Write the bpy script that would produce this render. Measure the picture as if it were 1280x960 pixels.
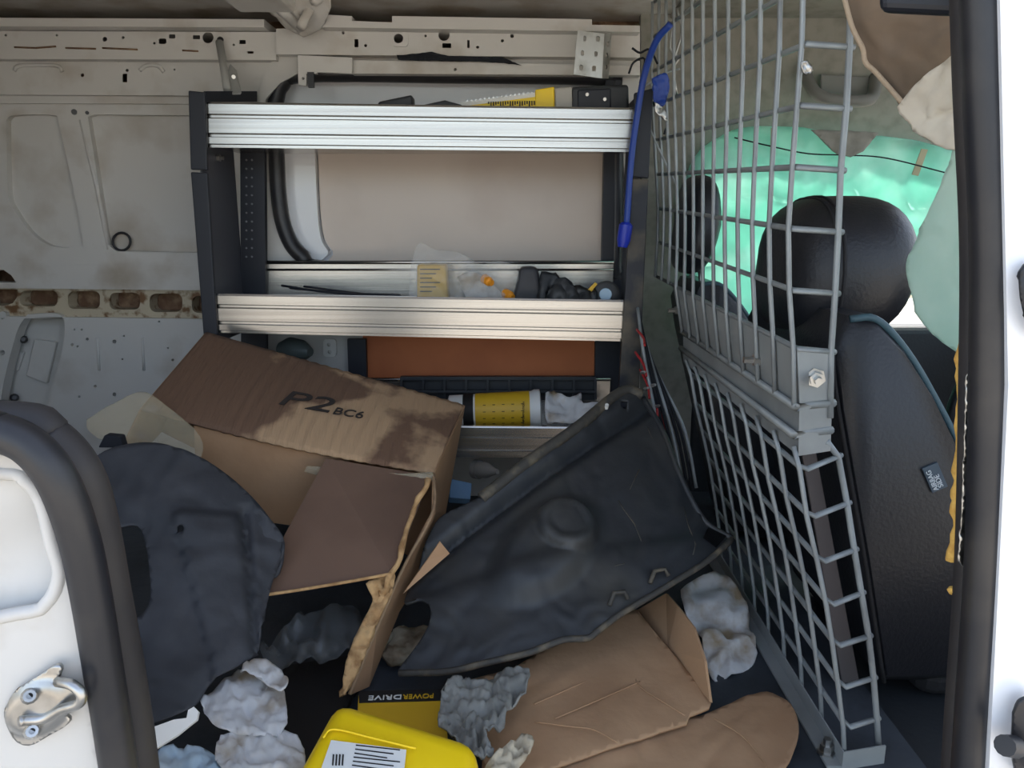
import bpy, bmesh, math, random
from mathutils import Vector, Matrix, noise
from mathutils.geometry import delaunay_2d_cdt, tessellate_polygon
random.seed(7)
for o in list(bpy.data.objects): bpy.data.objects.remove(o)
S = bpy.context.scene
COL = S.collection
# ------------------------------------------------------------------ camera
FPX, PITCH = 960.0, math.radians(12.0)
CAM = Vector((0, 0, 0.8))
cd = bpy.data.cameras.new('camera'); cam = bpy.data.objects.new('camera', cd); COL.objects.link(cam)
cd.sensor_width = 36; cd.lens = 36 * FPX / 1280; cd.clip_start = 0.02
cam.location = CAM; cam.rotation_euler = (math.pi / 2 - PITCH, 0, 0)
S.camera = cam
# ------------------------------------------------------------------ world, sun, exposure
w = bpy.data.worlds.new('World'); S.world = w; w.use_nodes = True
nt = w.node_tree; bg = nt.nodes['Background']
sky = nt.nodes.new('ShaderNodeTexSky'); sky.sky_type = 'NISHITA'; sky.sun_disc = False
SUN_EL, SUN_AZ = math.radians(50), math.radians(14)
sky.sun_elevation = SUN_EL; sky.sun_rotation = SUN_AZ; sky.dust_density = 2.0
hs = nt.nodes.new('ShaderNodeHueSaturation'); hs.inputs['Saturation'].default_value = .68
nt.links.new(sky.outputs[0], hs.inputs['Color']); nt.links.new(hs.outputs[0], bg.inputs[0]); bg.inputs[1].default_value = 0.30
sl = bpy.data.lights.new('sun_offscreen', 'SUN'); sun = bpy.data.objects.new('sun_offscreen', sl); COL.objects.link(sun)
sl.energy = 5.0; sl.angle = math.radians(0.6); sl.color = (1, .93, .82)
sd = Vector((.25, 1, 0)).normalized() * math.cos(SUN_EL) + Vector((0, 0, math.sin(SUN_EL)))
sun.rotation_euler = (-sd).to_track_quat('-Z', 'Y').to_euler(); sun.location = sd * 5
vs = S.view_settings; vs.view_transform = 'Standard'; vs.look = 'None'; vs.gamma = 1; vs.use_curve_mapping = False
vs.exposure = 0.8
# ------------------------------------------------------------------ pixel -> place helpers
_c, _s = math.cos(PITCH), math.sin(PITCH)
def ray(px, py):
    u, v = (px - 640) / FPX, (480 - py) / FPX
    return Vector((u, _c + v * _s, -_s + v * _c))
def PY(px, py, Y): d = ray(px, py); return CAM + d * (Y / d.y)
def PZ(px, py, z): d = ray(px, py); return CAM + d * ((z - CAM.z) / d.z)
def PX(px, py, X): d = ray(px, py); return CAM + d * (X / d.x)
# ------------------------------------------------------------------ materials
def lin(c):
    return tuple(((x / 255 / 12.92) if x / 255 <= .04045 else ((x / 255 + .055) / 1.055) ** 2.4) for x in c) + (1,)
MATS = {}
def mat(name, c, rough=.6, metal=0, c2=None, scale=8, lo=.45, hi=.7, bump=0, bscale=40, coat=0, stretch=None, detail=6):
    if name in MATS: return MATS[name]
    m = bpy.data.materials.new(name); m.use_nodes = True; MATS[name] = m
    t = m.node_tree; b = t.nodes['Principled BSDF']
    b.inputs['Base Color'].default_value = lin(c); b.inputs['Roughness'].default_value = rough
    b.inputs['Metallic'].default_value = metal; b.inputs['Coat Weight'].default_value = coat
    tc = t.nodes.new('ShaderNodeTexCoord'); src = tc.outputs['Object']
    if stretch:
        mp = t.nodes.new('ShaderNodeMapping'); mp.inputs['Scale'].default_value = stretch
        t.links.new(src, mp.inputs[0]); src = mp.outputs[0]
    if c2:
        n = t.nodes.new('ShaderNodeTexNoise'); n.inputs['Scale'].default_value = scale; n.inputs['Detail'].default_value = detail
        r = t.nodes.new('ShaderNodeValToRGB')
        r.color_ramp.elements[0].position = lo; r.color_ramp.elements[0].color = lin(c)
        r.color_ramp.elements[1].position = hi; r.color_ramp.elements[1].color = lin(c2)
        t.links.new(src, n.inputs['Vector']); t.links.new(n.outputs['Fac'], r.inputs[0]); t.links.new(r.outputs[0], b.inputs['Base Color'])
    if bump:
        n2 = t.nodes.new('ShaderNodeTexNoise'); n2.inputs['Scale'].default_value = bscale; n2.inputs['Detail'].default_value = 5
        bp = t.nodes.new('ShaderNodeBump'); bp.inputs['Strength'].default_value = bump; bp.inputs['Distance'].default_value = .01
        t.links.new(src, n2.inputs['Vector']); t.links.new(n2.outputs['Fac'], bp.inputs['Height']); t.links.new(bp.outputs[0], b.inputs['Normal'])
    return m
def clear(name, c, alpha, rough=.15):
    m = mat(name, c, rough); m.node_tree.nodes['Principled BSDF'].inputs['Alpha'].default_value = alpha; return m
def fabric(name, c, c2, trans, scale=3):
    m = mat(name, c, .8, c2=c2, scale=scale, bump=.25, bscale=14)
    t = m.node_tree; b = t.nodes['Principled BSDF']; out = t.nodes['Material Output']
    tr = t.nodes.new('ShaderNodeBsdfTranslucent'); mx = t.nodes.new('ShaderNodeMixShader'); mx.inputs[0].default_value = trans
    src = b.inputs['Base Color'].links[0].from_socket
    t.links.new(src, tr.inputs[0]); t.links.new(b.outputs[0], mx.inputs[1]); t.links.new(tr.outputs[0], mx.inputs[2]); t.links.new(mx.outputs[0], out.inputs[0])
    return m
WHITE = mat('white_paint', (208, 206, 202), .45, c2=(172, 162, 148), scale=7, lo=.5, hi=.78, bump=.05)
WHITE2 = mat('lower_white_paint', (208, 206, 202), .45, c2=(172, 162, 148), scale=5, lo=.52, hi=.8)
PRESS = mat('pressed_panel_paint', (208, 206, 202), .45, c2=(172, 162, 148), scale=6, lo=.48, hi=.8)
ROOFM = mat('roof_panel_paint', (208, 206, 202), .45, c2=(172, 162, 148), scale=9)
RUST = mat('rusty_foam', (112, 84, 64), .9, c2=(150, 124, 98), scale=30, bump=.8, bscale=60)
SEALER = mat('stained_seam', (196, 184, 160), .6, c2=(120, 88, 58), scale=28, lo=.5, hi=.62)
HOLE = mat('matt_black', (24, 27, 34), .9)
RUB = mat('black_rubber', (34, 35, 40), .42, c2=(52, 50, 50), scale=14)
RUBIN = mat('black_rubber_lip', (46, 44, 46), .6, c2=(62, 58, 56), scale=10)
BLKMET = mat('black_coated_steel', (28, 32, 42), .5)
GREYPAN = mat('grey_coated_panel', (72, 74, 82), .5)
BRNUP = mat('mottled_upright', (28, 32, 42), .5, c2=(92, 84, 70), scale=12)  # rack steel colour mottled with brown noise
ALU = mat('brushed_aluminium', (190, 187, 182), .26, 1, c2=(174, 170, 166), scale=3, bump=.025, bscale=6, stretch=(.4, 40, 40))
STEEL = mat('zinc_steel', (190, 190, 188), .35, 1, c2=(150, 146, 140), scale=20)
GALV = mat('galvanised', (168, 168, 164), .5, .2)
WIRE = mat('grey_wire', (150, 156, 158), .5, .25, c2=(128, 132, 134), scale=12)
BAND = mat('grey_band', (152, 156, 156), .5, .15, c2=(134, 138, 138), scale=9)
FLOORM = mat('rubber_floor', (62, 68, 76), .6, c2=(40, 44, 50), scale=6, bump=.2)
HEAD = mat('grey_headliner', (138, 136, 128), .95, c2=(122, 120, 112), scale=30)
DARKTRIM = mat('dark_trim', (38, 42, 46), .6, bump=.1, bscale=120)
LEATH = mat('black_leather', (30, 31, 36), .42, bump=.12, bscale=160)
LEATH2 = mat('black_seat_cloth', (24, 24, 28), .75, bump=.15, bscale=200)
PIPING = mat('teal_piping', (60, 86, 96), .5)
CARD = mat('cardboard', (176, 140, 106), .85, c2=(158, 122, 90), scale=5, bump=.1, bscale=60)
CARDD = mat('dark_cardboard', (118, 92, 76), .9, c2=(104, 80, 66), scale=6)  # open flap: darker brown than the other box panels
CARDW = mat('stained_cardboard', (172, 142, 110), .85, c2=(108, 82, 64), scale=5.5, lo=.47, hi=.53, bump=.5, bscale=9, stretch=(12, 1.5, 1.5))
CARDW.node_tree.nodes['Noise Texture'].inputs['Scale'].default_value = 4.5
for l in list(CARDW.node_tree.links):
    if l.to_node.name == 'Noise Texture' and l.to_socket.name == 'Vector':
        CARDW.node_tree.links.remove(l)
CARDW.node_tree.links.new(CARDW.node_tree.nodes['Texture Coordinate'].outputs['Object'], CARDW.node_tree.nodes['Noise Texture'].inputs['Vector'])
_t = CARDW.node_tree; _sx = _t.nodes.new('ShaderNodeSeparateXYZ'); _mr = _t.nodes.new('ShaderNodeMapRange'); _ad = _t.nodes.new('ShaderNodeMath')
_mr.inputs['From Min'].default_value = -.62; _mr.inputs['From Max'].default_value = -.36; _mr.inputs['To Min'].default_value = .22; _mr.inputs['To Max'].default_value = -.03
_t.links.new(_t.nodes['Texture Coordinate'].outputs['Object'], _sx.inputs[0]); _t.links.new(_sx.outputs['X'], _mr.inputs[0])
_t.links.new(_t.nodes['Noise Texture'].outputs['Fac'], _ad.inputs[0]); _t.links.new(_mr.outputs[0], _ad.inputs[1]); _t.links.new(_ad.outputs[0], _t.nodes['Color Ramp'].inputs[0])
CARDE = mat('torn_cardboard_edge', (198, 160, 112), .95, c2=(150, 112, 72), scale=40, bump=.5)
BPLAST = mat('black_plastic', (42, 45, 49), .5, c2=(60, 60, 58), scale=7, lo=.5, hi=.75, bump=.08)
BPLAST2 = mat('scuffed_black_plastic', (46, 48, 53), .6, c2=(68, 69, 74), scale=9, lo=.45, hi=.8, bump=.15)
MUD = mat('muddy_lip', (62, 60, 56), .7, c2=(112, 102, 84), scale=30, lo=.5, hi=.75, bump=.4)
YEL = mat('yellow_plastic', (246, 208, 12), .38, c2=(222, 178, 16), scale=6, lo=.6, hi=.85)
YELP = mat('yellow_print', (214, 172, 40), .5)
BLACKP = mat('black_print', (26, 24, 24), .7)
INK = mat('box_ink', (44, 38, 36), .8)
WHITEP = mat('white_plastic', (226, 226, 222), .4)
PAPER = fabric('white_paper', (228, 228, 228), (168, 148, 120), .15, 14)
PAPERB = fabric('blue_paper', (176, 202, 222), (200, 206, 206), .15, 9)
RAG = fabric('grey_rag', (142, 142, 136), (96, 96, 92), .05, 18)
DIRTYP = fabric('dirty_paper', (196, 184, 160), (120, 100, 76), .1, 16)
for _m in (PAPER, DIRTYP):
    _r = _m.node_tree.nodes['Color Ramp'].color_ramp.elements; _r[0].position = .46; _r[1].position = .66
AIRG = fabric('green_airbag_cloth', (164, 220, 206), (196, 232, 222), .6, 9)
AIRW = fabric('pale_airbag_cloth', (222, 238, 230), (202, 226, 216), .55, 6)
AIRC = fabric('cream_airbag_cloth', (240, 234, 222), (222, 212, 196), .3, 5)
TORN = fabric('torn_headlining', (132, 114, 96), (104, 92, 80), .05, 10)
FOAM = mat('yellow_foam', (222, 178, 92), .95, c2=(196, 146, 70), scale=40, bump=.8)
FILM = clear('clear_film', (224, 224, 220), .16, .08)
FILMD = clear('smoky_film', (110, 112, 112), .45)
TAPE = clear('yellowed_tape', (182, 170, 144), .34, .15)
GLASS = clear('window_glass', (220, 235, 232), .12, .02)
BLUE = mat('blue_hose', (34, 66, 150), .45)
RED = mat('red_cable', (170, 40, 44), .5)
ORANGE = mat('orange_board', (196, 112, 62), .6, c2=(176, 96, 52), scale=5)
ORG = mat('orange_plastic', (232, 150, 36), .5)
BODY = mat('body_white', (236, 238, 242), .25, coat=.4)
CREAM = mat('pillar_white', (208, 206, 202), .45, c2=(172, 162, 148), scale=7)
GROUND = mat('concrete', (196, 186, 170), .9, c2=(172, 162, 148), scale=3)
BOARDW = mat('window_board', (214, 200, 188), .35, c2=(200, 184, 172), scale=3)
TAGM = mat('tag_grey', (70, 84, 96), .6)
TAGT = mat('tag_text', (210, 216, 220), .6)
# ------------------------------------------------------------------ object helpers
def link(name, me, m, parent=None):
    o = bpy.data.objects.new(name, me); COL.objects.link(o)
    if m and not me.materials: me.materials.append(m)
    if parent: o.parent = parent; o.matrix_parent_inverse = parent.matrix_basis.inverted()
    return o
def E(name, loc, label, cat, group=None):
    o = bpy.data.objects.new(name, None); COL.objects.link(o); o.location = loc; o.empty_display_size = .05
    bpy.context.view_layer.update()
    return T(o, label, cat, group)
def T(o, label, cat, group=None):
    o['label'] = label; o['category'] = cat
    if group: o['group'] = group
    return o
def ST(o, label=None, cat=None):
    o['kind'] = 'structure'
    if label: o['label'] = label
    if cat: o['category'] = cat
    return o
def raw(name, vs_, fs, m, parent=None, smooth=False, bevel=0, sub=0, solid=0):
    me = bpy.data.meshes.new(name); me.from_pydata([tuple(v) for v in vs_], [], fs); me.update()
    b = bmesh.new(); b.from_mesh(me); bmesh.ops.recalc_face_normals(b, faces=b.faces); b.to_mesh(me); b.free()
    o = link(name, me, m, parent)
    if smooth:
        for p in me.polygons: p.use_smooth = True
    if solid: s = o.modifiers.new('s', 'SOLIDIFY'); s.thickness = solid; s.offset = 0
    if bevel: v = o.modifiers.new('b', 'BEVEL'); v.width = bevel; v.segments = 3; v.limit_method = 'ANGLE'
    if sub: s = o.modifiers.new('u', 'SUBSURF'); s.levels = sub; s.render_levels = sub
    return o
def box(name, lo, hi, m, parent=None, bevel=0):
    (a, b, c), (d, e, f) = lo, hi
    v = [(a,b,c),(d,b,c),(d,e,c),(a,e,c),(a,b,f),(d,b,f),(d,e,f),(a,e,f)]
    return raw(name, v, [(0,1,2,3),(4,5,6,7),(0,1,5,4),(1,2,6,5),(2,3,7,6),(3,0,4,7)], m, parent, bevel=bevel)
def hexa(name, quad, vec, m, parent=None, bevel=0, smooth=False):
    q = [Vector(p) for p in quad]; v = q + [p + Vector(vec) for p in q]
    return raw(name, v, [(0,1,2,3),(4,5,6,7),(0,1,5,4),(1,2,6,5),(2,3,7,6),(3,0,4,7)], m, parent, bevel=bevel, smooth=smooth)
def slab(name, quad, thick, m, parent=None, bevel=0):      # quad plus thickness away from the camera
    q = [Vector(p) for p in quad]; n = (q[1] - q[0]).cross(q[2] - q[0]).normalized()
    if n.dot(q[0] - CAM) < 0: n = -n
    return hexa(name, q, n * thick, m, parent, bevel)
def tube(name, pts, r, m, parent=None, seg=8, closed=False):
    pts = [Vector(p) for p in pts]; n = len(pts); vs_, fs = [], []
    up = None
    for i, p in enumerate(pts):
        a = pts[(i - 1) % n] if (closed or i > 0) else p
        b = pts[(i + 1) % n] if (closed or i < n - 1) else p
        t = (b - a).normalized()
        if up is None: up = t.orthogonal().normalized()
        up = (up - t * up.dot(t)); up = up.normalized() if up.length > 1e-6 else t.orthogonal().normalized()
        sd_ = t.cross(up); rr = r[i] if isinstance(r, (list, tuple)) else r
        for k in range(seg):
            an = 2 * math.pi * k / seg; vs_.append(p + (up * math.cos(an) + sd_ * math.sin(an)) * rr)
    for i in range(n if closed else n - 1):
        for k in range(seg):
            j = (i + 1) % n
            fs.append((i*seg+k, i*seg+(k+1)%seg, j*seg+(k+1)%seg, j*seg+k))
    if not closed: fs.append(tuple(range(seg))); fs.append(tuple((n-1)*seg+k for k in range(seg)))
    return raw(name, vs_, fs, m, parent, smooth=True)
def curve(pts, n=24):                                        # Catmull-Rom through points
    P = [Vector(p) for p in pts]; P = [2*P[0]-P[1]] + P + [2*P[-1]-P[-2]]; out = []
    segs = len(P) - 3; per = max(2, n // segs)
    for i in range(segs):
        p0, p1, p2, p3 = P[i:i+4]
        for k in range(per):
            t = k / per
            out.append(.5*((2*p1)+(p2-p0)*t+(2*p0-5*p1+4*p2-p3)*t*t+(3*p1-p0-3*p2+p3)*t**3))
    return out + [P[-2]]
def smooth_poly(poly, n=60):
    return [(v.x, v.y) for v in curve([(a, b, 0) for a, b in poly + [poly[0]]], n)[:-1]]
def inside(x, y, poly):
    r = False; j = len(poly) - 1
    for i in range(len(poly)):
        (xi, yi), (xj, yj) = poly[i], poly[j]
        if (yi > y) != (yj > y) and x < (xj - xi) * (y - yi) / (yj - yi) + xi: r = not r
        j = i
    return r
def plate(name, outer, holes, Y, thick, m, parent=None, bevel=0):
    """flat pressed plate in the plane y = Y with real openings, given in picture units"""
    loops = [outer] + holes
    P3 = [[PY(x, y, Y) for x, y in l] for l in loops]
    flat = [v for l in P3 for v in l]
    tris = tessellate_polygon([[Vector((v.x, v.z, 0)) for v in l] for l in P3])
    n = len(flat); V = flat + [v + Vector((0, thick, 0)) for v in flat]
    F = [tuple(t) for t in tris] + [tuple(i + n for i in reversed(t)) for t in tris]
    k = 0
    for l in P3:
        L = len(l)
        for i in range(L): a, b = k + i, k + (i + 1) % L; F.append((a, b, b + n, a + n))
        k += L
    return raw(name, V, F, m, parent, bevel=bevel)
def hollow(name, outer, holes, Y, depth, m, parent):
    """pressed box section: thin punched face with a return flange round it and empty behind"""
    plate(name, outer, holes, Y, .003, m, parent)
    cx = sum(p[0] for p in outer)/len(outer); cy = sum(p[1] for p in outer)/len(outer)
    inner = [(x + (2 if x < cx else -2), y + (1.2 if y < cy else -1.2)) for x, y in outer]
    plate(name + '_return', outer, [inner], Y + .003, depth, m, parent)
def rrect(x0, y0, x1, y1, r, n=4):
    out = []
    for cx, cy, a0 in ((x1-r, y1-r, 0), (x0+r, y1-r, 90), (x0+r, y0+r, 180), (x1-r, y0+r, 270)):
        for i in range(n + 1):
            a = math.radians(a0 + 90 * i / n); out.append((cx + r*math.cos(a), cy + r*math.sin(a)))
    return out
def circ(cx, cy, r, n=10, ry=None): return [(cx + r*math.cos(2*math.pi*i/n), cy + (ry or r)*math.sin(2*math.pi*i/n)) for i in range(n)]
def sheet(name, poly, ref, bump, thick, m, parent=None, step=8, holes=(), smooth=True):
    """a thin shell whose outline lies on the plane through three real points, with relief along its normal"""
    a, b, c = [Vector(p) for p in ref]; nrm = (b - a).cross(c - a).normalized()
    if nrm.dot(CAM - a) < 0: nrm = -nrm
    loops = [poly] + list(holes); pts, edges = [], []
    for l in loops:
        base = len(pts); dense = []
        for i in range(len(l)):
            (x0, y0), (x1, y1) = l[i], l[(i + 1) % len(l)]
            k = max(1, int(math.hypot(x1-x0, y1-y0) / step))
            dense += [(x0 + (x1-x0)*t/k, y0 + (y1-y0)*t/k) for t in range(k)]
        pts += dense; edges += [(base + i, base + (i + 1) % len(dense)) for i in range(len(dense))]
    xs, ys = [p[0] for p in poly], [p[1] for p in poly]
    y = min(ys); row = 0
    while y < max(ys):
        x = min(xs) + (step / 2 if row % 2 else 0)
        while x < max(xs):
            if inside(x, y, poly) and not any(inside(x, y, h) for h in holes): pts.append((x, y))
            x += step
        y += step * .87; row += 1
    V, _, F, *_r = delaunay_2d_cdt([Vector(p) for p in pts], edges, [], 0, 1e-4)
    F2 = []
    for f in F:
        cx = sum(V[i].x for i in f) / len(f); cy = sum(V[i].y for i in f) / len(f)
        if inside(cx, cy, poly) and not any(inside(cx, cy, h) for h in holes): F2.append(tuple(f))
    out = []
    for v in V:
        d = ray(v.x, v.y); p = CAM + d * ((a - CAM).dot(nrm) / d.dot(nrm))
        out.append(p + nrm * (bump(v.x, v.y) if bump else 0))
    return raw(name, out, F2, m, parent, smooth=smooth, solid=thick)
def crump(amp, sc, seed=0):
    def f(x, y):
        p = Vector((x / sc, y / sc, seed * 7.3))
        q = p + Vector((noise.noise(p * 1.3), noise.noise(p * 1.3 + Vector((9, 2, 1))), 0)) * .6
        return amp * ((1 - 2 * abs(noise.noise(q))) + .45 * (1 - 2 * abs(noise.noise(q * 2.3))) - .6)
    return f
def dome(cx, cy, rx, ry, h, rot=0, flat=0):
    c_, s_ = math.cos(rot), math.sin(rot)
    def f(x, y):
        u, v = ((x-cx)*c_ + (y-cy)*s_) / rx, (-(x-cx)*s_ + (y-cy)*c_) / ry
        d = math.sqrt(u*u + v*v)
        if d >= 1: return 0
        if d < flat: return h
        t = (1 - d) / (1 - flat); return h * t * t * (3 - 2*t)
    return f
def text(name, body, origin, xdir, ydir, height, m, parent, shear=0, width=None):
    cu = bpy.data.curves.new(name, 'FONT'); cu.body = body; cu.size = 1; cu.shear = shear; cu.extrude = .004
    tmp = bpy.data.objects.new('tmp', cu); COL.objects.link(tmp); bpy.context.view_layer.update()
    me = bpy.data.meshes.new_from_object(tmp.evaluated_get(bpy.context.evaluated_depsgraph_get()))
    bpy.data.objects.remove(tmp); me.name = name
    xdir = Vector(xdir).normalized(); z = xdir.cross(Vector(ydir)).normalized(); yd = z.cross(xdir)
    xs = [v.co.x for v in me.vertices]; x0, x1 = min(xs), max(xs)
    sx = (width / (x1 - x0)) if width else height / .7; sy = height / .7
    for v in me.vertices: v.co = Vector(origin) + xdir * ((v.co.x - x0) * sx) + yd * (v.co.y * sy) + z * (v.co.z * .2)
    me.materials.clear()
    return link(name, me, m, parent)
def lathe(name, a, b, prof, m, parent=None, seg=24):        # prof: (t along axis 0..1, radius)
    a, b = Vector(a), Vector(b); ax = (b - a); u = ax.orthogonal().normalized(); v = ax.normalized().cross(u)
    V, F = [], []
    for t, r in prof:
        for k in range(seg):
            an = 2*math.pi*k/seg; V.append(a + ax*t + (u*math.cos(an) + v*math.sin(an))*r)
    for i in range(len(prof)-1):
        for k in range(seg): F.append((i*seg+k, i*seg+(k+1)%seg, (i+1)*seg+(k+1)%seg, (i+1)*seg+k))
    F.append(tuple(range(seg))); F.append(tuple((len(prof)-1)*seg+k for k in range(seg)))
    o = raw(name, V, F, m, parent)
    e = o.modifiers.new('e', 'EDGE_SPLIT'); e.split_angle = math.radians(40)
    for p in o.data.polygons: p.use_smooth = True
    return o
# ================================================================== THE VAN SHELL
ST(box('ground', (-14, -14, -.62), (14, 14, -.58), GROUND), 'sunlit pale concrete ground outside the van', 'ground')
ST(box('floor', (-2.2, .66, -.05), (.62, 2.26, 0), FLOORM), 'dark grey load floor of the van', 'floor')
ST(box('floor_cab', (.62, .66, -.2), (1.8, 2.26, -.02), DARKTRIM), 'dark cab floor in front of the partition', 'floor')
ceil = ST(box('ceiling', (-2.2, .62, 1.335), (.42, 2.3, 1.37), ROOFM), 'bare grey painted roof panel of the load space', 'ceiling')
ST(box('ceiling_cab', (.42, .62, 1.325), (1.35, 2.3, 1.37), HEAD), 'grey fabric headliner over the cab', 'ceiling')
ST(box('wall_rear', (-2.25, .62, -.05), (-2.2, 2.3, 1.37), WHITE), 'white rear end of the load space', 'wall')
ST(box('wall_near_rear', (-2.2, .60, -.05), (-1.15, .66, 1.37), WHITE), 'white near side wall behind the door opening', 'wall')
WF = ST(box('wall_far', (-2.2, 2.27, -.05), (.45, 2.3, 1.37), RUST), 'white painted van side wall with pressed ribs, holes and rusty slots', 'wall')
L = -420
# roof rail: upper flange, rail face with punched holes, second face
plate('roof_flange', [(L,20),(330,24),(330,34),(L,31)], [], 2.06, .2, WHITE, WF)
rail_holes = [circ(7,44,1.6,8), circ(71,44,1.6,8), circ(131,49,3,10), circ(154,47,1.8,8), rrect(198,48,208,55,2.5), rrect(211,43,219,48,1), rrect(241,44,250,49,1), circ(260,47,7,16), circ(193,54,1.6,8), rrect(299,50,307,55,1), circ(292,56,1.5,8), rrect(309,64,317,67,1), circ(275,50,4.5,12)]
hollow('roof_rail', [(L,37),(345,40),(345,75),(L,72)], rail_holes, 2.10, .16, WHITE, WF)
hollow('rail_step', [(L,72),(345,75),(345,120),(L,116)], [rrect(153,92,159,103,1), circ(159,88,2,8), circ(103,94,2.4,8), circ(148,77,1.2,8), circ(218,87,1.2,8)], 2.135, .12, WHITE, WF)
plate('rail_ledge', [(L,116),(345,120),(345,130),(L,128)], [], 2.155, .1, PRESS, WF)
for x0, x1 in ((18, 78), (175, 205)):
    tube('pressed_bead', curve([PY(x0,88,2.134), PY(x0+8,82,2.132), PY(x1-8,82,2.132), PY(x1,90,2.134)], 12), .005, WHITE, WF)
# upper panel with two pressed fields
f1 = smooth_poly([(8,150),(18,144),(66,144),(74,156),(90,228),(103,298),(98,308),(66,308),(40,292),(18,262),(10,238)], 50)
f2 = [(110,146),(118,143),(345,145),(345,318),(145,314),(135,306)]
f0 = [(-380,150),(-30,146),(-20,160),(-8,300),(-40,308),(-380,306)]
plate('upper_panel', [(L,127),(346,129),(346,334),(L,330)], [f0, f1, f2], 2.168, .06, WHITE, WF)
plate('panel_field', [(L,127),(346,129),(346,334),(L,330)], [], 2.188, .05, PRESS, WF)
tube('diagonal_rib', [PY(101,150,2.174), PY(122,236,2.172), PY(136,312,2.174)], .007, WHITE, WF)
tube('rubber_ring', [PY(x, y, 2.172) for x, y in circ(152,302,11,20)], .0035, RUB, WF, closed=True)
for x, y, r in ((93,140,4), (109,141,2.6)): lathe('plug', PY(x,y,2.175), PY(x,y,2.165), [(0,r*.0022),(1,r*.0018)], RUB, WF, 10)
plate('belt_band', [(L,328),(346,332),(346,364),(L,356)], [[(-16,340),(4,337),(14,344),(20,353),(-16,353)]], 2.165, .04, WHITE, WF)
slots = [rrect(25,363,72,383,7), rrect(85,364,125,386,7), rrect(137,366,175,387,7), rrect(187,367,228,390,8), rrect(240,370,280,391,7), rrect(292,371,330,392,7)]
slots += [rrect(x, 360, x+42, 382, 7) for x in (-180,-128,-76)]
big = [(-16,361),(22,362),(21,372),(16,379),(6,382),(-14,381)]
plate('slot_band', [(L,354),(346,363),(346,400),(L,392)], slots + [big], 2.18, .05, SEALER, WF)
plate('foam_backing', [(L,350),(346,360),(346,402),(L,392)], [], 2.235, .03, RUST, WF)
pocket = smooth_poly([(34,393),(70,392),(80,402),(79,432),(66,480),(48,524),(4,524),(2,492),(20,418)], 40)
lower_holes = [pocket] + [circ(x,y,r,8) for x,y,r in ((93,412,1.3),(102,412,1.5),(90,431,2),(109,424,2),(97,433,1.5),(143,427,2.6),(155,420,1.3),(199,402,1.4),(210,435,1.3),(216,450,1.8),(153,449,1.3),(119,483,2),(99,496,1.6),(143,493,2.5),(3,394,5),(3,441,3.5))]
plate('lower_panel', [(L,390),(346,400),(800,404),(800,720),(L,720)], lower_holes, 2.165, .04, WHITE2, WF)
plate('pocket_back', [(-15,385),(95,385),(95,535),(-15,535)], [], 2.23, .02, WHITE2, WF)
PKT = WHITE2
slab('pocket_rib', [PY(42,424,2.215),PY(70,428,2.215),PY(58,480,2.215),PY(32,470,2.215)], .015, PKT, WF, .004)
slab('pocket_rib', [PY(18,440,2.22),PY(30,440,2.22),PY(22,464,2.22),PY(8,462,2.22)], .01, PKT, WF, .003)
for x, y in ((29,424),(18,497)): lathe('clip', PY(x,y,2.225), PY(x,y,2.195), [(0,.012),(.7,.012),(1,.006)], RUB, WF, 12)
for x in (122, 178): tube('pressed_bead', [PY(x,422,2.165), PY(x+2,463,2.165)], .004, WHITE2, WF)
# rail over the window
plate('window_rail_flange', [(402,18),(440,20),(440,26),(490,28),(490,20),(740,24),(740,31),(800,32),(800,40),(402,34)], [], 2.05, .2, WHITE, WF)
wr = [circ(429,41,2,8), rrect(443,49,448,59,1), circ(457,57,2,8), circ(498,48,6,12), circ(532,45,1.5,8), circ(555,44,7,16), rrect(553,54,564,60,1), rrect(584,50,587,60,1), circ(597,59,2,8), circ(628,51,2,8), circ(640,45,2.5,8)]
hollow('window_rail', [(345,36),(402,34),(800,40),(800,72),(345,68)], wr, 2.09, .16, WHITE, WF)
for q_ in ([(18,59),(45,60),(70,58)], [(82,60),(120,61)], [(128,60),(150,61),(172,62)], [(228,63),(248,64)]):
    tube('rust_streak', [PY(x,y,2.0995) for x,y in q_], .0022, RUST, WF, 6)
plate('raised_pad', rrect(490,40,510,58,4), [circ(498,48,6,12)], 2.085, .005, WHITE, WF)
plate('window_header', [(345,70),(800,76),(800,95),(395,91),(395,88),(345,88)], [circ(569,86,2,8), circ(581,87,1.5,8)], 2.13, .12, WHITE, WF)
plate('corner_pressing', [(345,66),(372,68),(372,92),(350,104),(332,124),(330,150),(322,150),(322,120),(332,90)], [], 2.125, .05, WHITE, WF)
sheet('torn_black_tape', [(496,69),(540,65),(560,70),(630,72),(652,82),(640,80),(600,77),(540,76),(498,75)], [PY(500,70,2.085),PY(640,70,2.085),PY(560,80,2.085)], crump(.006,12,3), .001, HOLE, WF, 4)
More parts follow.
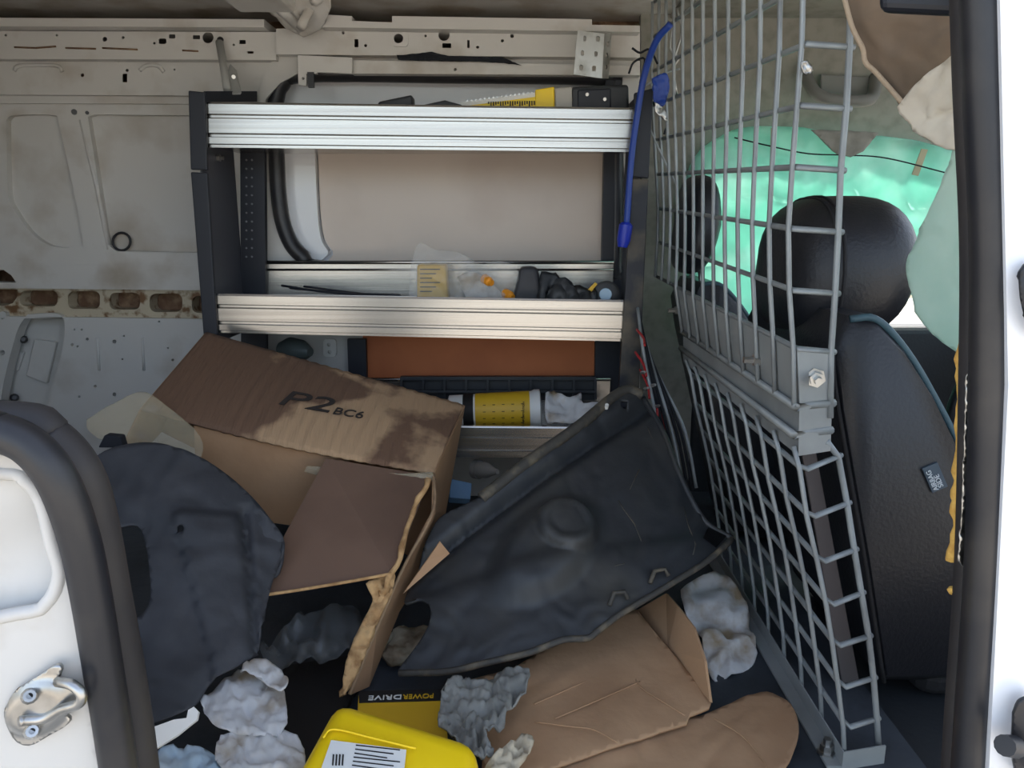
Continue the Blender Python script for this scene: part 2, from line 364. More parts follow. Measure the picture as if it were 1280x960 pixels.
# window opening
frame_in = smooth_poly([(349,130),(356,108),(384,97),(560,96),(750,99),(764,110),(764,330),(750,342),(420,334),(384,318),(364,292),(354,240)], 70)
plate('window_surround', [(316,88),(800,92),(800,415),(316,405)], [frame_in], 2.16, .06, WHITE, WF)
tube('window_gasket', [PY(x,y,2.15) for x,y in smooth_poly([(344,130),(352,106),(382,93),(560,94),(752,97),(768,108),(768,332),(752,344),(420,336),(378,320),(358,292),(348,240)], 70)], .021, RUB, WF, 10, True)
W1 = ST(link('window_1', plate('tmp', [(330,88),(790,92),(790,420),(330,410)], [], 2.235, .012, BODY).data, None), 'side window blanked off with pale board', 'window')
bpy.data.objects.remove(bpy.data.objects['tmp'])
rim_out = smooth_poly([(352,128),(360,110),(386,100),(748,102),(760,112),(760,332),(420,332),(388,316),(368,290),(358,240)], 60)
rim_in = smooth_poly([(392,150),(404,136),(740,138),(752,150),(752,334),(430,334),(410,314),(398,280)], 50)
plate('window_rim', rim_out, [rim_in], 2.195, .04, BODY, W1)
plate('blanking_board', smooth_poly([(396,154),(408,141),(738,142),(748,152),(748,336),(440,336),(416,314),(402,280)], 50), [], 2.218, .02, BOARDW, W1)
plate('window_post', [(757,100),(776,100),(772,345),(752,345)], [], 2.13, .03, BLKMET, WF)
# L-shaped hook bracket and rail clamp
hb = E('hook_bracket', PY(380,90,2.08), 'pale metal bar with hooked end under the roof rail', 'bracket')
plate('bar', [(372,69),(440,72),(440,92),(396,90),(396,92),(383,92),(383,107),(373,106)], [circ(379,98,1.8,8)], 2.075, .012, WHITE, hb)
plate('bar_extension', [(440,75),(800,82),(800,94),(440,92)], [circ(569,87,2,8)], 2.095, .03, WHITE, hb)
plate('rubber_stub', [(384,90),(392,90),(392,109),(385,109)], [], 2.07, .012, RUB, hb)
# roof bow bracket at the ceiling
rb = E('roof_bow', PY(370,20,1.95), 'white pressed roof crossmember joining the ceiling rail', 'crossmember')
for a, b, r in (((330,-8),(378,36),.014), ((352,-10),(382,34),.008), ((376,34),(392,2),.012), ((392,2),(412,-10),.012), ((340,-6),(404,-8),.02)):
    tube('strut', [PY(*a,1.97), PY(*b,2.04)], r, WHITE, rb, 6)
sheet('gusset', [(322,-10),(412,-10),(414,8),(402,36),(380,45),(362,38),(340,18)], [PY(322,-5,1.98),PY(412,-5,1.98),PY(380,45,2.07)], lambda x,y: .004*math.sin((x+y)/6), .003, WHITE, rb, 6)
box('crossmember', (-.66, .7, 1.29), (-.52, 2.0, 1.335), WHITE, rb, .01)
# small strut bracket over shelf
sb = E('strut_bracket', PY(285,85,2.05), 'grey steel strut fixing the rack end to the roof rail', 'bracket')
tube('strut', [PY(274,52,2.08), PY(279,80,2.06), PY(284,112,1.98)], .010, GALV, sb)
slab('foot', [PY(288,80,2.05),PY(296,88,2.05),PY(302,116,1.98),PY(280,116,1.98)], .006, GALV, sb)
for x, y in ((292,96),(291,104)): lathe('bolt', PY(x,y,2.03), PY(x,y,2.01), [(0,.006),(1,.005)], STEEL, sb, 8)
# socket plate below the middle shelf
so = E('socket_plate', PY(412,435,2.15), 'cream plastic plate with two dark holes below middle shelf', 'plate')
plate('plate_body', rrect(404,424,420,446,4), [circ(411,431,2.5,8), circ(412,440,2.5,8)], 2.15, .012, WHITEP, so)
# ================================================================== SHELF RACK
RK = E('shelf_rack', (-.3, 1.9, 0), 'van racking with three brushed aluminium shelves and black ends', 'shelf')
YF, YB = 1.88, 2.11
def rail(l0, r0, r1, l1, dz=.004, Y=YF):
    a, b, c, d = PY(*l0,Y), PY(*r0,Y), PY(*r1,Y), PY(*l1,Y)
    prof = [(0,.012),(0,0),(.05,-.002),(.26,-.002),(.29,.004),(.34,.004),(.37,-.003),(.68,-.003),(.71,.004),(.76,.004),(.78,-.003),(.92,-.003),(.94,.003),(1,.003),(1,.014)]
    V, F = [], []
    for t, o in prof: V += [a.lerp(d,t) + Vector((0,o,0)), b.lerp(c,t) + Vector((0,o,0))]
    for i in range(len(prof)-1): F.append((2*i,2*i+1,2*i+3,2*i+2))
    n = len(prof); F.append((0,1,2*n-1,2*n-2))
    raw('front_rail', V, F, ALU, RK)
    z0, x0, x1 = d.z + dz, a.x, b.x
    box('shelf_tray', (x0, Y+.004, z0), (x1, YB, z0+.004), ALU, RK)
    return z0, x0, x1
zt, *_x = rail((255,127),(808,135),(806,190),(256,184)); box('back_lip', (_x[0],YB,zt), (_x[1],YB+.004,zt+.05), ALU, RK)
zm, *_x = rail((264,367),(781,375),(779,427),(268,416), .03); box('back_lip', (_x[0],YB,zm), (_x[1],YB+.006,zm+.13), ALU, RK)
tube('lip_bead', [(_x[0],YB-.002,zm+.13),(_x[1],YB-.002,zm+.13)], .005, ALU, RK); tube('lip_bead', [(_x[0],YB-.001,zm+.11),(_x[1],YB-.001,zm+.11)], .003, ALU, RK)
zb, *_x = rail((275,530),(776,534),(774,573),(278,571), .045); box('back_lip', (_x[0],YB,zb), (_x[1],YB+.006,zb+.11), ALU, RK)
tube('lip_bead', [(_x[0],YB-.002,zb+.11),(_x[1],YB-.002,zb+.11)], .005, ALU, RK)
# left end
slab('end_flange', [PY(235,113,1.865),PY(256,115,1.865),PY(259,213,1.865),PY(238,212,1.865)], .012, BLKMET, RK, .003)
slab('end_flange', [PY(238,215,1.865),PY(259,216,1.865),PY(272,430,1.865),PY(255,430,1.865)], .012, BLKMET, RK, .003)
xl = PY(246,150,1.87).x
box('end_panel', (xl-.004, 1.876, PY(250,430,1.87).z), (xl, 2.1, PY(250,114,1.87).z), GREYPAN, RK)
raw('end_top', [PY(256,114,1.87),PY(320,114,2.1),PY(320,127,2.1),PY(256,128,1.87)] , [(0,1,2,3)], BLKMET, RK, solid=.006)
hexa('back_upright', [PY(300,150,2.09),PY(330,150,2.09),PY(334,600,2.09),PY(302,600,2.09)], (0,.02,0), BLKMET, RK)
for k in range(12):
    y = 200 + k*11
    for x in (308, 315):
        lathe('painted_hole_light', PY(x,y,2.0895), PY(x,y,2.086), [(0,.003),(1,.003)], GREYPAN, RK, 6)  # raised paler discs paint in the light seen through the punched holes
for x, y in ((277,198),(290,197)): lathe('bolt', (xl, PY(x,y,1.98).y, PY(x,y,1.98).z), (xl+.016, PY(x,y,1.98).y, PY(x,y,1.98).z), [(0,.008),(.5,.008),(.5,.004),(1,.004)], STEEL, RK, 6)
# right end
slab('end_flange', [PY(793,116,1.865),PY(817,110,1.865),PY(811,223,1.865),PY(790,221,1.865)], .012, BLKMET, RK, .003)
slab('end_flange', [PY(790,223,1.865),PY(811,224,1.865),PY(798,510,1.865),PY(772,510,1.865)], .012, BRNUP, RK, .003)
xr = PY(806,150,1.87).x
box('end_panel', (xr-.01, 1.876, PY(800,500,1.87).z), (xr-.006, 2.1, PY(800,114,1.87).z), GREYPAN, RK)
hexa('back_upright', [PY(745,350,2.125),PY(786,350,2.125),PY(780,600,2.125),PY(742,600,2.125)], (0,.02,0), BLKMET, RK)
hexa('back_upright', [PY(434,424,2.125),PY(457,424,2.125),PY(462,600,2.125),PY(440,600,2.125)], (0,.02,0), BLKMET, RK)
T(slab('plywood_board', [PY(452,400,2.148),PY(748,400,2.148),PY(748,480,2.148),PY(458,480,2.148)], .009, ORANGE), 'orange-brown board behind the lower shelf', 'board')
cr = E('slotted_crate', PY(620,482,2.07), 'low black slotted plastic tray behind the yellow tub', 'tray')
slab('top_rim', [PY(500,471,2.07),PY(745,471,2.07),PY(745,476,2.07),PY(500,476,2.07)], .02, BPLAST, cr, .002)
slab('back_wall', [PY(500,473,2.09),PY(745,473,2.09),PY(745,500,2.09),PY(500,500,2.09)], .005, BPLAST, cr)
for k in range(10): x = 500 + k*27; slab('slat', [PY(x,474,2.068),PY(x+3,474,2.068),PY(x+3,500,2.068),PY(x,500,2.068)], .01, BPLAST, cr)
slab('bottom_rim', [PY(500,488,2.067),PY(745,488,2.067),PY(745,492,2.067),PY(500,492,2.067)], .012, BPLAST, cr, .002)
# ------------------------------------------------------------------ things on the shelves
sw = E('hand_saw', PY(640,125,1.95), 'hand saw in a yellow printed sleeve on the top shelf', 'saw')
slab('blade', [PY(575,128,1.96),PY(672,113,1.96),PY(716,112,1.96),PY(716,140,1.96),PY(575,140,1.96)][0:1] + [PY(716,109,1.96),PY(716,182,1.96),PY(575,182,1.96)], .003, WHITEP, sw)
for k in range(16):
    x = 582 + k*5.4; y = 128.5 - (x-575)*.13
    raw('tooth', [PY(x,y,1.96),PY(x+2.4,y-3.2,1.96),PY(x+4,y-.6,1.96)], [(0,1,2)], STEEL, sw, solid=.002)
slab('sleeve', [PY(578,133,1.955),PY(669,121,1.955),PY(669,182,1.955),PY(578,182,1.955)], .012, YEL, sw)
slab('sleeve_end', [PY(669,112,1.953),PY(693,108,1.953),PY(694,182,1.953),PY(669,182,1.953)], .016, YEL, sw, .003)
for k in range(22):
    x = 610 + k*3.0; h = 3 + (k*7 % 4)
    slab('printed_mark', [PY(x,127-(x-610)*.02,1.954),PY(x+1.7,127-(x-610)*.02,1.954),PY(x+1.7,127+h,1.954),PY(x,127+h,1.954)], .001, BLACKP, sw)
slab('handle_neck', [PY(693,110,1.95),PY(716,107,1.95),PY(718,182,1.95),PY(696,182,1.95)], .02, mat('grey_handle', (176,172,164), .5), sw, .006)
slab('handle', [PY(714,108,1.948),PY(786,105,1.948),PY(788,182,1.948),PY(714,182,1.948)], .03, BPLAST, sw, .008)
slab('handle_pad', [PY(722,112,1.944),PY(764,110,1.944),PY(764,140,1.944),PY(722,140,1.944)], .01, BLKMET, sw, .004)
for x, y in ((734,118),(756,124)): lathe('rivet', PY(x,y,1.946), PY(x,y,1.938), [(0,.005),(1,.004)], STEEL, sw, 8)
T(slab('plastic_wedge', [PY(472,127,1.95),PY(515,118,1.95),PY(521,182,1.95),PY(470,182,1.95)], .05, BPLAST, None, .006), 'black plastic wedge on top shelf, set apart from the saw', 'wedge')
T(slab('plastic_offcut', [PY(528,131,1.93),PY(556,125,1.93),PY(578,131,1.93),PY(528,182,1.93)], .04, BPLAST, None, .004), 'small flat black plastic piece touching the saw tip', 'plastic')
# middle shelf
yr = E('printed_carton', PY(540,365,1.98), 'yellow printed carton inside clear bag on the middle shelf', 'carton')
slab('carton', [PY(521,331,1.96),PY(557,331,1.96),PY(561,385,1.96),PY(521,385,1.96)], .06, YELP, yr, .006)
for k in range(6): slab('printed_line', [PY(525,336+k*5.5,1.9585),PY(550-(k%3)*5,336+k*5.5,1.9585),PY(550-(k%3)*5,337.4+k*5.5,1.9585),PY(525,337.4+k*5.5,1.9585)], .001, BLACKP, yr)
T(sheet('plastic_bag', smooth_poly([(512,338),(524,304),(545,312),(575,316),(600,330),(622,326),(645,334),(648,356),(640,382),(600,385),(560,382),(516,380)], 50), [PY(520,330,1.94),PY(640,330,1.94),PY(580,385,1.94)], crump(.018,22,1), .0006, FILM, None, 5), 'crumpled clear plastic bag on the middle shelf', 'bag')
T(sheet('white_packet', smooth_poly([(572,346),(590,340),(612,352),(632,374),(628,386),(592,386)], 24), [PY(575,345,1.99),PY(620,350,1.99),PY(600,385,1.98)], crump(.012,14,2), .006, PAPER, None, 5), 'white packet showing through the clear bag', 'packet')
for x, y in ((609,348),(635,366)):
    T(lathe('orange_cap', PY(x-4,y,1.95), PY(x+6,y+6,1.93), [(0,.012),(.7,.012),(.8,.008),(1,.008)], ORG), ('orange plastic cap lying above the white packet' if y < 360 else 'orange plastic cap between the packet and charcoal block'), 'cap', 'orange caps in the bag')
T(slab('black_block', [PY(650,334,1.93),PY(672,334,1.93),PY(682,385,1.93),PY(639,385,1.93)], .06, BPLAST2, None, .012), 'charcoal rounded block next to the clear bag', 'block')
T(sheet('black_pouch', smooth_poly([(676,344),(700,348),(722,362),(742,364),(740,384),(690,386),(676,380)], 30), [PY(680,345,1.95),PY(740,350,1.95),PY(700,385,1.91)], crump(.02,18,5), .02, BPLAST, None, 5), 'crumpled black fabric pouch between block and tape measure', 'pouch')
tm = E('tape_measure', PY(755,370,1.93), 'black round tape measure with pale centre disc', 'tape measure')
lathe('case', PY(758,368,1.96), PY(758,368,1.92), [(0,.028),(.1,.034),(.9,.034),(1,.028)], BPLAST, tm)
lathe('disc', PY(757,368,1.92), PY(757,368,1.914), [(0,.016),(1,.015)], mat('pale_disc', (150,178,200), .4), tm)
slab('belt_clip', [PY(735,362,1.93),PY(744,353,1.93),PY(748,356,1.93),PY(741,365,1.93)], .006, YELP, tm)
for k, (a, b) in enumerate((((352,357),(470,370)), ((362,360),(500,369)), ((380,358),(520,372)))):
    T(tube('cable_tie', curve([PY(*a,2.0), PY((a[0]+b[0])/2,(a[1]+b[1])/2+2,1.97), PY(*b,1.93)], 10), .003, BLKMET), 'thin black cable tie lying on the middle shelf', 'cable tie', 'cable ties on the middle shelf')
# bottom shelf
tb = E('wipes_tub', PY(615,515,1.98), 'white tub with yellow printed label lying on bottom shelf', 'tub')
A, B = PY(560,514,1.97), PY(676,510,1.97)
lathe('tub_body', A, B, [(0,.03),(.02,.042),(.9,.046),(.93,.05),(.99,.05),(1,.04)], WHITEP, tb)
lathe('black_stripe', A.lerp(B,.17), A.lerp(B,.28), [(0,.0438),(1,.0442)], BLACKP, tb)
lathe('yellow_label', A.lerp(B,.30), A.lerp(B,.88), [(0,.0447),(1,.0466)], YELP, tb)
ax = (B - A).normalized()
for j in range(5):
    for k in range(4):
        p = A.lerp(B, .40 + j*.1); an = -.7 + k*.38
        rd = Vector((0, -math.cos(an), math.sin(an))); tg = ax.cross(rd).normalized(); p = p + rd*.0468
        hexa('printed_line', [p - ax*.004 - tg*.004, p + ax*.003 - tg*.004, p + ax*.003 - tg*.0025 , p - ax*.004 - tg*.0025], rd*.001, BLACKP, tb)
text('lettering', 'INFORMATION', A.lerp(B,.82)+Vector((0,-.0475,-.03)), (0,0,1), (-1,0,0), .005, BLACKP, tb, width=.06)
T(sheet('white_cloth', smooth_poly([(682,496),(692,490),(712,500),(726,492),(728,508),(752,506),(762,518),(744,530),(716,534),(696,532),(682,528)], 50), [PY(670,495,1.98),PY(760,495,1.98),PY(710,535,1.91)], crump(.03,26,6), .004, PAPER, None, 5), 'crumpled white cloth beside the tub on bottom shelf', 'cloth')
cap = E('nozzle', PY(606,588,1.9), 'grey plastic nozzle on the floor under the rack', 'nozzle')
lathe('nozzle_body', PY(596,586,1.9), PY(622,590,1.85), [(0,.022),(.5,.02),(.8,.01),(1,.006)], mat('grey_plastic', (140,138,134), .5), cap)
lathe('collar', PY(594,586,1.905), PY(600,587,1.895), [(0,.025),(1,.025)], MATS['grey_plastic'], cap)
ct = E('small_carton', PY(576,612,1.75), 'small white and blue carton under the rack', 'carton')
slab('carton_body', [PY(563,598,1.75),PY(590,604,1.75),PY(588,624,1.72),PY(562,622,1.72)], .03, mat('blue_card', (110,150,190), .6), ct, .002)
slab('label', [PY(566,602,1.747),PY(588,606,1.747),PY(587,614,1.736),PY(566,611,1.736)], .003, WHITEP, ct)
# green-grey bottle behind the big box
T(lathe('dark_bulb', PY(352,436,2.05), PY(388,440,2.0), [(0,.02),(.3,.034),(.7,.03),(1,.012)], mat('green_grey', (74,82,80), .5)), 'dark rounded bulb between the box and the rack', 'bulb')
# perforated bracket hanging at the roof rail
pb = E('perforated_bracket', PY(740,70,1.98), 'perforated zinc angle bracket hanging from the roof rail', 'bracket')
plate('face', [(722,38),(755,42),(752,98),(717,93)], [rrect(729,45,733,52,2), rrect(745,45,750,52,2), rrect(726,63,730,70,2), rrect(743,64,747,71,2), rrect(724,81,729,88,2), rrect(740,82,745,89,2)], 1.99, .004, STEEL, pb)
fq = [PY(755,42,1.99), PY(764,41,2.04), PY(760,98,2.04), PY(752,98,1.99)]
def fpt(u, v): return fq[0].lerp(fq[1], u).lerp(fq[3].lerp(fq[2], u), v)
lp = [[(0,0),(1,0),(1,1),(0,1)]] + [[(.5+.22*math.cos(a*math.pi/4), v+.06*math.sin(a*math.pi/4)) for a in range(8)] for v in (.24,.49,.75)]
raw('flange', [fpt(*p) for l in lp for p in l], [tuple(t) for t in tessellate_polygon([[Vector((u,v,0)) for u,v in l] for l in lp])], STEEL, pb, solid=.003)
# blue hose and loose wiring
bh = E('blue_hose', PY(790,200,1.84), 'blue hose hanging down beside the right rack upright', 'hose')
tube('hose', curve([PY(838,30,1.75),PY(820,52,1.78),PY(806,92,1.82),PY(797,140,1.84),PY(789,200,1.84),PY(783,285,1.84)], 40), .0075, BLUE, bh, 10)
lathe('coupling', PY(783,278,1.84), PY(778,309,1.84), [(0,.01),(.1,.016),(.7,.016),(1,.011)], mat('blue_plastic', (30,52,170), .4), bh)
T(sheet('blue_wrap', smooth_poly([(815,98),(832,92),(836,110),(830,132),(818,128)], 20), [PY(815,95,1.82),PY(836,95,1.82),PY(825,130,1.82)], crump(.01,12,4), .004, BLUE, None, 4), 'crumpled blue wrap tangled in the wires by the mesh', 'wrap')
wires = [[(786,92),(792,78),(806,74),(800,104)], [(842,20),(838,60),(848,72),(838,88)], [(806,108),(830,92),(850,86)], [(800,118),(816,128),(834,150),(830,168)], [(846,10),(852,40),(842,80),(846,118)], [(812,160),(830,200),(846,232)], [(790,60),(800,66),(812,62),(822,80)]]
for i, p in enumerate(wires):
    T(tube('loose_wire', curve([PY(x,y,1.88) for x,y in p], 14), .0025, (HOLE, STEEL, WIRE)[i % 3], None, 6), ['black wire curled by the rack corner at the mesh', 'bare steel wire hanging at the mesh top beside blue hose', 'grey wire crossing behind the blue wrap', 'black wire drooping below the silver foil scrap', 'long bare steel wire hanging behind the upper mesh', 'grey wire sloping down towards the headrest beside the rack', 'black wire looped under the roof rail by the mesh'][i], 'wire', 'loose wires by the mesh corner')
T(sheet('silver_foil', smooth_poly([(818,128),(826,132),(832,140),(834,152),(826,146),(819,140)], 16), [PY(818,130,1.8),PY(834,130,1.8),PY(826,150,1.8)], crump(.006,6,1), .002, STEEL, None, 3), 'small silver foil scrap by the blue wrap', 'foil')
# ================================================================== CAB
far_trim = ST(sheet('trim_1', [(800,-60),(1330,-60),(1330,215),(1200,190),(1110,172),(1000,163),(930,160),(885,190),(862,218),(846,212),(800,170)], [PY(800,0,2.2),PY(1200,0,2.2),PY(900,200,2.25)], None, .03, HEAD, None, 20, smooth=False), 'grey fabric-covered cab side trim over the far door', 'trim')
gh = E('grab_handle', PY(1050,110,2.12), 'grey grab handle on the trim above the green airbag', 'handle')
tube('grip', curve([PY(1004,84,2.19),PY(1016,112,2.14),PY(1036,124,2.12),PY(1080,126,2.12),PY(1092,118,2.15),PY(1094,96,2.19)], 24), .016, mat('grey_trim_plastic', (112,112,108), .6), gh, 10)
slab('recess', [PY(1026,92,2.185),PY(1088,96,2.185),PY(1086,120,2.185),PY(1026,116,2.185)], .01, MATS['grey_trim_plastic'], gh, .004)
ST(box('door_2', (.53, 2.2, -.05), (1.6, 2.3, .50), DARKTRIM, None, .02), 'dark lower trim of the far front door', 'door')
ST(box('wall_bulkhead_post', (.36, 2.2, -.05), (.53, 2.3, 1.37), HEAD), 'grey far side pillar between cab and load space', 'wall')
gl = ST(box('window_2', (.53, 2.27, .5), (1.5, 2.275, 1.3), GLASS), 'far side front door window glass', 'window')
ds = E('dashboard', (1.45, 1.5, 0), 'dark dashboard across the front of the cab', 'dashboard')
V = []; prof = [(1.3,-.1),(1.28,.35),(1.32,.5),(1.42,.56),(1.75,.54),(1.8,-.1)]
for y in (.85, 2.06): V += [(x,y,z) for x,z in prof]
n = len(prof); raw('dash_body', V, [tuple(range(n)), tuple(range(n,2*n))] + [(i,(i+1)%n,n+(i+1)%n,n+i) for i in range(n)], DARKTRIM, ds, bevel=.02)
for y in (1.85, 1.35): box('air_vent', (1.272, y, .42), (1.30, y+.14, .48), BLKMET, ds, .008)
ws = ST(raw('window_3', [(1.85,.8,.5),(1.85,2.25,.5),(1.3,2.25,1.32),(1.3,.8,1.32)], [(0,1,2,3)], GLASS, solid=.005), 'windscreen glass at the front of the cab', 'window')
sg = E('steering_wheel', (.97, 1.42, .47), 'dark steering wheel in front of the seat with airbag tag', 'steering wheel')
cw = Vector((.97,1.42,.47)); wu = Vector((0,1,0)); wv = Vector((.4,0,.92)).normalized()
tube('rim', [cw + (wu*math.cos(a*math.pi/18) + wv*math.sin(a*math.pi/18))*.185 for a in range(36)], .015, LEATH, sg, 10, True)
for a in (0, 180, 270): r = math.radians(a); tube('spoke', [cw, cw + (wu*math.cos(r)+wv*math.sin(r))*.18], .014, DARKTRIM, sg)
lathe('hub', cw + Vector((-.03,0,.012)), cw + Vector((.2,0,-.09)), [(0,.05),(.15,.06),(.3,.03),(1,.03)], DARKTRIM, sg)
# seats
def headrest(name, c, sx, sy, sz, parent, seam=True):
    V, F = [], []; nu, nv = 28, 18
    sp = lambda a, e: math.copysign(abs(a)**e, a)
    for i in range(nv+1):
        ph = -math.pi/2 + math.pi*i/nv
        for j in range(nu):
            th = 2*math.pi*j/nu
            x = sp(math.cos(ph),.68)*sp(math.cos(th),.72); y = sp(math.cos(ph),.68)*sp(math.sin(th),.72); z = sp(math.sin(ph),.75)
            V.append(Vector((c[0]+x*sx+ .12*z*sz*0 + (-.02 if z < 0 else 0)*abs(z), c[1]+y*sy*(1-.12*max(0,z)), c[2]+z*sz)))
    for i in range(nv):
        for j in range(nu): F.append((i*nu+j, i*nu+(j+1)%nu, (i+1)*nu+(j+1)%nu, (i+1)*nu+j))
    o = raw(name, V, F, LEATH, parent, smooth=True)
    if seam:
        for dx in (-.45, -.36):
            k = (1-abs(dx)**2.8)**(1/2.8)*1.005
            pts = []
            for a in range(40):
                t = 2*math.pi*a/40; y = sp(math.cos(t),.71); z = sp(math.sin(t),.74)
                pts.append((c[0]+dx*sx, c[1]+y*sy*k*(1-.12*max(0,z))*1.0, c[2]+z*sz*k))
            tube('stitched_seam', pts, .003, LEATH2, o, 6, True)
    for y in (-.05, .05): tube('headrest_post', [(c[0],c[1]+y,c[2]-sz*.7),(c[0]+.02,c[1]+y,c[2]-sz-.10)], .007, STEEL, parent)
    return o
def seat(name, y0, y1, dx, label):
    s = E(name, (.8+dx, (y0+y1)/2, 0), label, 'seat')
    prof = [(.64,.02),(.585,.25),(.515,.52),(.50,.60),(.525,.655),(.565,.655),(.61,.615),(.665,.54),(.735,.42),(.79,.26),(.86,.1),(.88,.02)]
    n = len(prof); V = []; ins = [(0,.012),(.05,0),(.95,0),(1,.012)]
    cx, cz = .66, .33
    for t, i_ in ((0,.93),(.04,1),(.96,1),(1,.93)):
        V += [(cx+dx+(x-cx)*i_, y0+(y1-y0)*t, cz+(z-cz)*i_) for x,z in prof]
    F = [tuple(range(n)), tuple(range(3*n,4*n))]
    for r in range(3): F += [(r*n+i, r*n+(i+1)%n, (r+1)*n+(i+1)%n, (r+1)*n+i) for i in range(n)]
    b = raw('backrest', V, F, LEATH, s, smooth=True); b.modifiers.new('e','EDGE_SPLIT').split_angle = math.radians(50)
    tube('piping', curve([(cx+dx+(x-cx)*.985, y0+.012, cz+(z-cz)*.985) for x,z in prof[4:]], 40), .006, PIPING, b)
    tube('back_seam', curve([(cx+dx+(x-cx)*.99, y0+.006, cz+(z-cz)*.99) for x,z in prof[:4]], 20), .004, LEATH2, b)
    box('cushion', (.70+dx, y0+.01, -.02), (1.18+dx, y1-.01, .16), LEATH2, s, .04)
    return s, b
ns, nb = seat('front_seat', 1.18, 1.64, 0, 'black leather seat with teal piping and airbag tag behind mesh')
headrest('headrest', (.60,1.455,.715), .122, .165, .130, ns)
fs_, fb = seat('front_seat', 1.84, 2.10, -.07, 'smaller black seat beside the rack upright, seen through the mesh')
headrest('headrest', (.462,1.965,.79), .045, .13, .12, fs_, False)
# airbag tag on the seat side
tg0 = Vector(PY(1153,586,1.176)); tgx = Vector(PY(1172,578,1.176)) - tg0; tgy = Vector(PY(1166,616,1.176)) - tg0
tag_ = hexa('airbag_tag', [tg0, tg0+tgx, tg0+tgx+tgy, tg0+tgy], (0,.006,0), TAGM, ns)
o_ = tg0 + tgx*.62 + tgy*.92; text('lettering', 'AIRBAG', tg0+tgx*.40+tgy*.95+Vector((0,-.001,0)), -tgy, tgx*-1, .008, TAGT, tag_, width=tgy.length*.8)
text('lettering', 'SIDE', tg0+tgx*.75+tgy*.9+Vector((0,-.001,0)), -tgy, tgx*-1, .008, TAGT, tag_, width=tgy.length*.5)
T(slab('seat_belt', [PY(999,546,1.22),PY(1016,542,1.22),PY(1084,902,1.22),PY(1062,908,1.22)], .006, mat('belt_webbing', (84,78,78), .8), None, .002), 'dark grey belt webbing hanging between the mesh and the tagged seat', 'seat belt')
# airbags and torn lining
ab = E('curtain_airbag', PY(1000,200,2.15), 'green deployed curtain airbag hanging over the cab side window', 'airbag')
bag = sheet('airbag_cloth', smooth_poly([(850,250),(872,196),(900,172),(935,159),(1000,160),(1060,168),(1120,172),(1205,190),(1300,215),(1300,400),(1200,398),(1140,368),(1112,372),(1100,396),(1040,415),(940,418),(880,402),(858,340)], 80), [PY(900,160,2.14),PY(1200,190,2.14),PY(1000,400,2.17)], lambda x,y: .02*math.sin(x/42)*math.sin(y/60+1) + crump(.025,48,8)(x,y), .004, AIRG, ab, 10)
tube('tether_line', curve([PY(918,172,2.085),PY(960,182,2.085),PY(1010,192,2.085),PY(1060,194,2.085),PY(1110,198,2.085),PY(1190,218,2.085)], 30), .0018, HOLE, ab, 6)
for p in ([(964,160),(968,160),(967,195),(963,192)], [(1152,186),(1160,187),(1148,220),(1140,218)]):
    slab('tear_tab', [PY(x,y,2.105) for x,y in p], .003, mat('tan_tab', (176,170,140), .8), ab)
T(sheet('folded_airbag_flap', [(1014,162),(1098,166),(1078,190),(1062,197),(1046,192)], [PY(1014,162,2.065),PY(1098,166,2.065),PY(1060,196,2.05)], crump(.008,20,2), .003, HEAD, None, 6), 'grey triangular cloth flap over the green airbag', 'cloth')
T(sheet('side_airbag', smooth_poly([(1236,140),(1200,180),(1190,205),(1168,250),(1142,300),(1131,330),(1138,365),(1160,405),(1192,440),(1230,460)], 50), [PY(1225,185,1.0),PY(1135,330,1.12),PY(1225,450,1.0)], lambda x,y: .006*math.sin((x+y)/30)+crump(.004,40,4)(x,y), .003, AIRW, None, 6), 'pale green airbag cloth hanging beside the door pillar', 'airbag')
T(sheet('torn_headlining', smooth_poly([(1046,-40),(1230,-40),(1230,60),(1200,72),(1160,104),(1130,131),(1118,120),(1096,92),(1082,78),(1078,60),(1064,30)], 60), [PY(1050,-20,1.02),PY(1220,-20,.9),PY(1130,128,1.0)], crump(.005,60,5), .004, TORN, None, 8), 'torn brown headlining hanging down at the door top', 'lining')
tube('lining_edge', curve([PY(1046,-40,1.0),PY(1064,30,1.0),PY(1078,60,1.0),PY(1082,78,1.0),PY(1096,92,1.0),PY(1130,131,.99)], 30), .0032, mat('frayed_edge', (176,158,136), .95, bump=.5, bscale=90), bpy.data.objects['torn_headlining'])
T(sheet('cream_airbag', smooth_poly([(1126,132),(1150,104),(1180,78),(1232,58),(1232,190),(1196,186),(1160,172),(1138,152)], 40), [PY(1126,132,.98),PY(1225,70,.88),PY(1225,185,.90)], crump(.010,44,9), .003, AIRC, None, 6), 'cream airbag cloth bulging from under the torn headlining', 'airbag')
T(slab('padded_bar', [PY(1098,-40,.84),PY(1200,-40,.80),PY(1200,19,.80),PY(1098,14,.84)], .02, BLKMET, None, .008), 'black padded bar above the torn headlining', 'bar')
